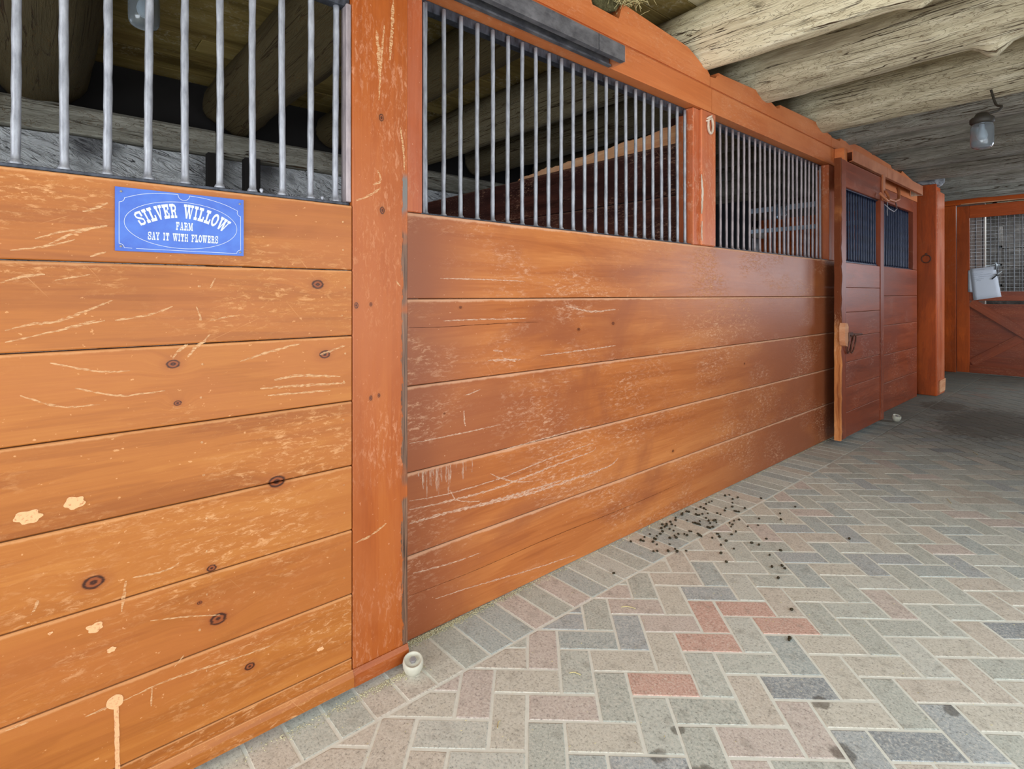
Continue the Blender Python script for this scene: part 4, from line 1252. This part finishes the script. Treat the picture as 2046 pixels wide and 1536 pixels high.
for v in m['verts']:
    d = v.co.copy()
    q = noise.noise(d * 1.6) * .18 + noise.noise(d * 4) * .07
    v.co = Vector((.03 + d.x * .17 * (1 + q), 7.80 + d.y * .16 * (1 + q), 2.452 + max(-.8, min(.8, d.z * (1.3 + q))) * .062))
    v[sb.gc] = (v.co.y, v.co.z, v.co.x)
tag(sb.build('packing_stone', M['stone'], smooth=True), 'rough pale packing stone on top of the square pillar under a log', 'stone')

# ------------------------------------------------------------------ far door with wire mesh
fd = empty('mesh_stall_door', (.4, YF - .04, .01), 'red-brown door at the far end with wire mesh window and crossed braces', 'door')
Y0, Y1 = YF - .045, YF - .005
m_ = MB()
z = .012
while z < 1.0:
    t = min(z + .25, 1.03)
    m_.box(-.09, 1.38, YF - .012, YF - .003, z, t - .001, axis='X', bev=.001); z = t
m_.build('plank_panel', M['rust_wood'], fd)
for (nm, a) in (('stile', (-.10, .045)), ('stile', (1.27, 1.40))):
    m_ = MB(); m_.box(a[0], a[1], Y0, YF - .013, .012, 2.44, axis='Z', bev=.003); m_.build(nm, M['far_wall'], fd)
for (nm, a) in (('bottom_rail', (.012, .12)), ('middle_rail', (1.06, 1.19)), ('top_rail', (2.26, 2.44))):
    m_ = MB(); m_.box(.046, 1.269, Y0, YF - .013, a[0], a[1], axis='X', bev=.003); m_.build(nm, M['rust_wood'] if nm != 'top_rail' else M['far_wall'], fd)
m_ = MB(); m_.obar((.06, Y0 + .010, 1.04), (1.26, Y0 + .010, .13), .12, .018, (0, -1, 0)); m_.build('brace', M['rust_wood'], fd)
m_ = MB(); m_.obar((.06, Y0 + .024, .15), (1.26, Y0 + .024, 1.04), .11, .008, (0, -1, 0)); m_.build('brace', M['rust_wood'], fd)
# welded wire mesh and vertical bars
m_ = MB()
zc = 1.195
while zc < 2.26:
    m_.tube([(.046, YF - .020, zc), (.66, YF - .020 + RS.uniform(-.002, .002), zc + RS.uniform(-.003, .003)), (1.269, YF - .020, zc)], .0016, 5); zc += .051
xc = .070
while xc < 1.265:
    m_.tube([(xc, YF - .023, 1.19), (xc + RS.uniform(-.003, .003), YF - .023, 1.7), (xc, YF - .023, 2.26)], .0016, 5); xc += .051
m_.build('wire_mesh', M['zinc'], fd)
for q in range(14):
    m_ = MB(); xx = .105 + q * .083
    m_.tube([(xx, YF + .0, 1.19), (xx, YF + .0, 2.26)], .0055, 8); m_.build('bar', M['galv'] if q > 1 else M['black_steel'], fd)
m_ = MB()
m_.tube([(.22, Y0 + .005, 1.56), (.29, Y0 - .01, 1.565), (.33, Y0 - .012, 1.572)], .008, 7)
m_.tube([(.33, Y0 - .012, 1.60), (.345, Y0 - .014, 1.57), (.335, Y0 - .012, 1.50)], .014, 7)
m_.tube([(.32, Y0 - .012, 1.57), (.38, Y0 - .014, 1.563)], .006, 7)
tag(m_.build('hook_latch', M['zinc'], fd), 'pale hook catch on the mesh')

# frame of the far doorway
fr = empty('door_frame', (-.2, YF - .03, 0), 'dark brown frame and lintel boards round the far mesh door', 'door frame')
m_ = MB(); m_.box(-.30, -.108, YF - .05, YF - .002, 0, 2.46, axis='Z', bev=.003); m_.build('jamb', M['far_wall'], fr)
m_ = MB(); m_.box(1.41, 1.60, YF - .05, YF - .002, 0, 2.46, axis='Z', bev=.003); m_.build('jamb', M['far_wall'], fr)
m_ = MB(); m_.box(-.30, 1.60, YF - .06, YF - .002, 2.465, 2.57, axis='X', bev=.003); m_.box(-.32, 1.60, YF - .075, YF - .002, 2.575, 2.67, axis='X', bev=.003)
m_.build('lintel', M['far_wall'], fr)
m_ = MB(); m_.box(-.05, 1.45, YF - .066, YF - .061, 2.463, 2.475, axis='X', bev=.001); tag(m_.build('lintel_strip', M['raw_board'], fr), 'pale chipped strip along the lintel')
pr = MB(); pr.tube(resample([(-.14, YF - .11, 2.635), (.25, YF - .11, 2.675), (.8, YF - .11, 2.69), (1.6, YF - .11, 2.71)], .1), .018, 8)
tag(pr.build('pipe', M['pale_rope']), 'pale blue pipe running along the top of the far door frame', 'pipe')

# dark side recess boards left of the far door
rb = MB()
for q in range(4): rb.box(-.62 + q * .079, -.545 + q * .079, YF - .03, YF - .002, 0, 2.44, axis='Z', bev=.002)
tag(rb.build('side_boards', M['far_wall']), 'dark upright boards in the recess left of the far mesh door', 'boards')

# ------------------------------------------------------------------ note and pen on the far door
nt = empty('paper_note', (.22, Y0 - .012, 1.3), 'white handwritten note sheet hung aslant on the far mesh door', 'note')
m_ = MB()
def sheet(m_, pts, y_, th=.0012, k=6):
    a, b, c, d = pts
    rows = []
    for i in range(k + 1):
        row = []
        for j in range(k + 1):
            s_, t_ = i / k, j / k
            px = (a[0] * (1 - s_) + b[0] * s_) * (1 - t_) + (d[0] * (1 - s_) + c[0] * s_) * t_
            pz = (a[1] * (1 - s_) + b[1] * s_) * (1 - t_) + (d[1] * (1 - s_) + c[1] * s_) * t_
            v = m_.bm.verts.new((px, y_ - .006 * math.sin(3 * s_) * t_, pz)); v[m_.gc] = (px, pz, 0); row.append(v)
        rows.append(row)
    for p, q in zip(rows, rows[1:]):
        for j in range(k): m_.bm.faces.new((p[j], p[j + 1], q[j + 1], q[j]))
sheet(m_, [(.055, 1.52), (.330, 1.548), (.395, 1.118), (.092, 1.064)], Y0 - .010)
o = m_.build('sheet', M['paper'], nt, smooth=True)
md = o.modifiers.new('thickness', 'SOLIDIFY'); md.thickness = .0008
m_ = MB()
rs = random.Random(9)
for q, (x0, x1, z_) in enumerate(((.12, .22, 1.500), (.085, .20, 1.452), (.085, .29, 1.426), (.085, .13, 1.390), (.15, .30, 1.402), (.09, .21, 1.366), (.12, .18, 1.345))):
    xx = x0
    pts = []
    while xx < x1:
        pts.append((xx, Y0 - .0185, z_ + (xx - x0) * .09 + rs.uniform(-.004, .004))); xx += .006
    m_.tube(pts, .0009, 4)
tag(m_.build('handwriting', M['ink'], nt), 'faint pencil handwriting')
bk = MB(); sheet(bk, [(.030, 1.50), (.20, 1.50), (.20, 1.17), (.030, 1.185)], Y0 - .004)
o = bk.build('paper_sheet', M['paper'], smooth=True); md = o.modifiers.new('thickness', 'SOLIDIFY'); md.thickness = .0008
tag(o, 'plain white sheet half hidden behind the handwritten note', 'paper')
pn = empty('pen', (.36, Y0 - .025, 1.43), 'dark pen stuck through the mesh beside the note', 'pen')
m_ = MB(); m_.tube([(.295, Y0 - .022, 1.365), (.355, Y0 - .028, 1.43)], .0075, 8); m_.tube([(.335, Y0 - .026, 1.435), (.37, Y0 - .03, 1.42)], .008, 6); m_.build('barrel', M['pen'], pn)
m_ = MB(); m_.tube([(.356, Y0 - .028, 1.431), (.405, Y0 - .032, 1.48)], .006, 8); m_.build('cap', M['zinc'], pn)

# ------------------------------------------------------------------ jar lamps
def jar(x_, y_, zb, k, label, pipe=None):
    e = empty('jar_lamp', (x_, y_, zb), label, 'lamp', 'glass jar lamps')
    m_ = MB()
    out = [(0, 0), (.030, .001), (.047, .008), (.055, .022), (.057, .045), (.057, .125), (.053, .145), (.046, .152)]
    inn = [(.043, .150), (.050, .142), (.054, .124), (.054, .046), (.052, .024), (.045, .011), (.030, .005), (0, .004)]
    m_.lathe([(a * k, b * k) for a, b in out + inn], (x_, y_, zb), 32)
    m_.build('glass_jar', M['glass'], e)
    m_ = MB()
    m_.lathe([(a * k, b * k) for a, b in [(0, .150), (.050, .150), (.056, .156), (.060, .160), (.060, .182), (.050, .192), (.040, .196), (.030, .215), (0, .215)]], (x_, y_, zb), 28)
    m_.build('cap', M['socket'], e)
    m_ = MB()
    m_.lathe([(a * k, b * k) for a, b in [(0, .045), (.014, .048), (.024, .062), (.028, .080), (.022, .105), (.013, .122), (.013, .149), (0, .149)]], (x_, y_, zb), 20)
    m_.build('bulb', M['bulb'], e)
    if pipe:
        m_ = MB(); m_.tube(resample(pipe, .02), .007, 8); m_.build('conduit', M['socket'], e)
    return e


jar(.981, 4.35, 2.043, 1.0, 'glass jar lamp hanging under the logs over the aisle', [(.981, 4.35, 2.25), (1.02, 4.37, 2.258), (1.055, 4.39, 2.27), (1.062, 4.42, 2.30), (1.03, 4.48, 2.33), (1.0, 4.53, 2.44)])
jar(-.95, .31, 2.185, .92, 'dim glass jar lamp inside the near stall, cut by the top of the picture', [(-.95, .31, 2.38), (-.95, .31, 2.77)])
jar(-1.11, 6.55, 2.03, 1.0, 'glass jar lamp inside the second stall, behind the far bars', [(-1.11, 6.55, 2.24), (-1.11, 6.55, 2.45)])
jar(-1.80, 4.75, 2.235, .95, 'small jar lamp at the left corner of the second stall opening', [(-1.80, 4.75, 2.43), (-1.80, 4.75, 2.47)])

# ------------------------------------------------------------------ partitions inside
pt = empty('stall_partition', (-1.5, 2.76, 0), 'dark scuffed plank partition inside the near stall with a torn top board coloured as lit', 'partition')
m_ = MB()
for a, b in ((2.016, 1.722), (1.720, 1.43), (1.428, 1.14), (1.138, .85), (.848, .56), (.558, .28), (.278, .0)):
    m_.box(-2.94, -.13, 2.75, 2.79, b + .001, a - .002, axis='X', bev=.003)
m_.build('plank_panel', M['partition'], pt)
m_ = MB()
top = [(-.13, 2.018), (-.13, 2.125)]
xx = -.16
while xx > -1.5:
    t = (-.16 - xx) / 1.34
    z_ = 2.118 - .085 * t + .022 * noise.noise(Vector((xx * 7, 0, 0))) + .012 * noise.noise(Vector((xx * 25, 3, 0)))
    top.append((xx, max(z_, 2.022))); xx -= .02
top.append((-1.5, 2.018))
m_.prism(top, 2.752, 2.786, axis='X', plane='XZ')  # lit top of the partition, given as a paler board colour
tag(m_.build('torn_board', M['raw_board'], pt), 'torn top board, the light on it put into its pale colour')
m_ = MB(); m_.box(-.20, -.13, 2.795, 2.86, 0, 2.18, axis='Z'); m_.build('corner_batten', M['partition'], pt)

p2 = empty('barred_partition', (-1.5, 7.4, 0), 'grey rail and bar partition deep inside the second stall, catching cool light', 'partition')
m_ = MB()
for a, b in ((1.42, 1.14), (1.14, .86), (.86, .58), (.58, .29), (.29, .0)):
    m_.box(-2.94, -.12, 7.40, 7.44, b + .001, a - .001, axis='X', bev=.003)
m_.build('plank_panel', M['dark_board'], p2)
m_ = MB()
m_.box(-1.86, -.14, 7.39, 7.43, 2.262, 2.328, axis='X', bev=.003)
m_.box(-1.86, -.14, 7.39, 7.43, 1.985, 2.040, axis='X', bev=.003)
m_.build('rail', M['zinc'], p2)
m_ = MB(); m_.box(-2.94, -1.865, 7.40, 7.44, 1.42, 2.76, axis='Z', bev=.002); m_.build('solid_panel', M['dark_board'], p2)
for q in range(20):
    m_ = MB(); xx = -1.83 + q * .085
    m_.tube([(xx, 7.41, 1.42), (xx, 7.41, 2.30)], .007, 8); m_.build('bar', M['galv'], p2)

bp = MB(); bp.box(-2.93, -2.86, .93, 1.0, .02, 2.19, axis='Z', bev=.004)
tag(bp.build('wall_post', M['dark_board']), 'thin black upright post against the whitewashed wall, left of two', 'post')
bp = MB(); bp.box(-2.93, -2.84, 1.18, 1.29, .02, 2.19, axis='Z', bev=.004)
tag(bp.build('wall_post', M['dark_board']), 'broader black upright post against the whitewashed wall, right of two', 'post')

# ------------------------------------------------------------------ droppings, straws, chaff
def drop_mesh(seed):
    m_ = MB()
    rs = random.Random(seed)
    m = bmesh.ops.create_icosphere(m_.bm, subdivisions=2, radius=1)
    for v in m['verts']:
        q = 1 + .12 * noise.noise(v.co * 2 + Vector((seed, 0, 0)))
        v.co = Vector((v.co.x * .0052 * q, v.co.y * .0070 * q, v.co.z * .0048 * q))
    o = m_.build('dropping', M['dropping'], smooth=True)
    me = o.data; bpy.data.objects.remove(o)
    return me


DM = [drop_mesh(s_) for s_ in range(5)]
rs = random.Random(21)
for (x_, y_) in DROPS:
    o = bpy.data.objects.new('dropping', rs.choice(DM))
    COL.objects.link(o)
    s_ = rs.uniform(.8, 1.2)
    o.location = (x_, y_, .0050 * s_ + .0003); o.scale = (s_, s_, s_)
    o.rotation_euler = (0, 0, rs.uniform(0, 6.28))
    tag(o, 'small round dark olive dropping lying on the bricks by the stall front', 'dropping', 'droppings scattered on the brick floor')

STR = [((.9106, 3.8175), .10, 2.0, 'curved pale straw on the bricks at middle right'), ((.84, 5.10), .09, 2.1, 'bright straw lying far back on the aisle bricks'),
       ((.459, .928), .035, 2.3, 'short yellow straw on a brick joint in front of the near roller'), ((.464, 1.224), .03, .9, 'tiny straw between grey bricks beside the near planks'),
       ((.36, 1.63), .05, .9, 'thin pale straw near the border course below the scattered droppings')]
for (x_, y_), L, a, lb in STR:
    m_ = MB()
    dx, dy = math.cos(a) * L / 2, math.sin(a) * L / 2
    m_.tube(resample([(x_ - dx, y_ - dy, .0022), (x_, y_, .0035), (x_ + dx + .01, y_ + dy * .6, .0022)], .01), .0013, 6)
    tag(m_.build('straw', M['straw']), lb, 'straw', 'single straws on the floor')

ch = MB()
rs = random.Random(31)
for _ in range(3600):
    y_ = rs.choice((rs.uniform(.45, 4.8), rs.gauss(1.0, .12), rs.gauss(1.05, .25)))
    if y_ < .35: continue
    x_ = abs(rs.gauss(0, .013)) + .004
    if y_ < .9: x_ += .112
    s_ = rs.uniform(.0012, .0042)
    a = rs.uniform(0, 6.28)
    z_ = .0006 + max(0, .004 - x_ * .1) * rs.random()
    p = Vector((x_, y_, z_))
    d = Vector((math.cos(a), math.sin(a), 0)); q = Vector((-math.sin(a), math.cos(a), 0))
    vs = [ch.bm.verts.new(p + d * s_), ch.bm.verts.new(p + q * s_ * .5), ch.bm.verts.new(p - d * s_), ch.bm.verts.new(p - q * s_ * .5), ch.bm.verts.new(p + Vector((0, 0, s_ * .5)))]
    for k in range(4): ch.bm.faces.new((vs[k], vs[(k + 1) % 4], vs[4]))
tag(ch.build('chaff', M['chaff']), 'line of pale hay chaff gathered along the foot of the red-brown planks', 'chaff', kind='stuff')
cg = MB()
for _ in range(900):
    x_, y_ = rs.uniform(.03, 1.9), rs.uniform(.3, 6.5)
    s_ = rs.uniform(.0008, .0022); a = rs.uniform(0, 6.28); z_ = .0014
    p = Vector((x_, y_, z_)); d = Vector((math.cos(a), math.sin(a), 0)); q = Vector((-math.sin(a), math.cos(a), 0))
    vs = [cg.bm.verts.new(p + d * s_ * 1.6), cg.bm.verts.new(p + q * s_ * .6), cg.bm.verts.new(p - d * s_ * 1.6), cg.bm.verts.new(p - q * s_ * .6), cg.bm.verts.new(p + Vector((0, 0, s_ * .6)))]
    for k in range(4): cg.bm.faces.new((vs[k], vs[(k + 1) % 4], vs[4]))
tag(cg.build('hay_crumbs', M['straw']), 'tiny pale hay crumbs sprinkled over the brick aisle', 'hay crumbs', kind='stuff')
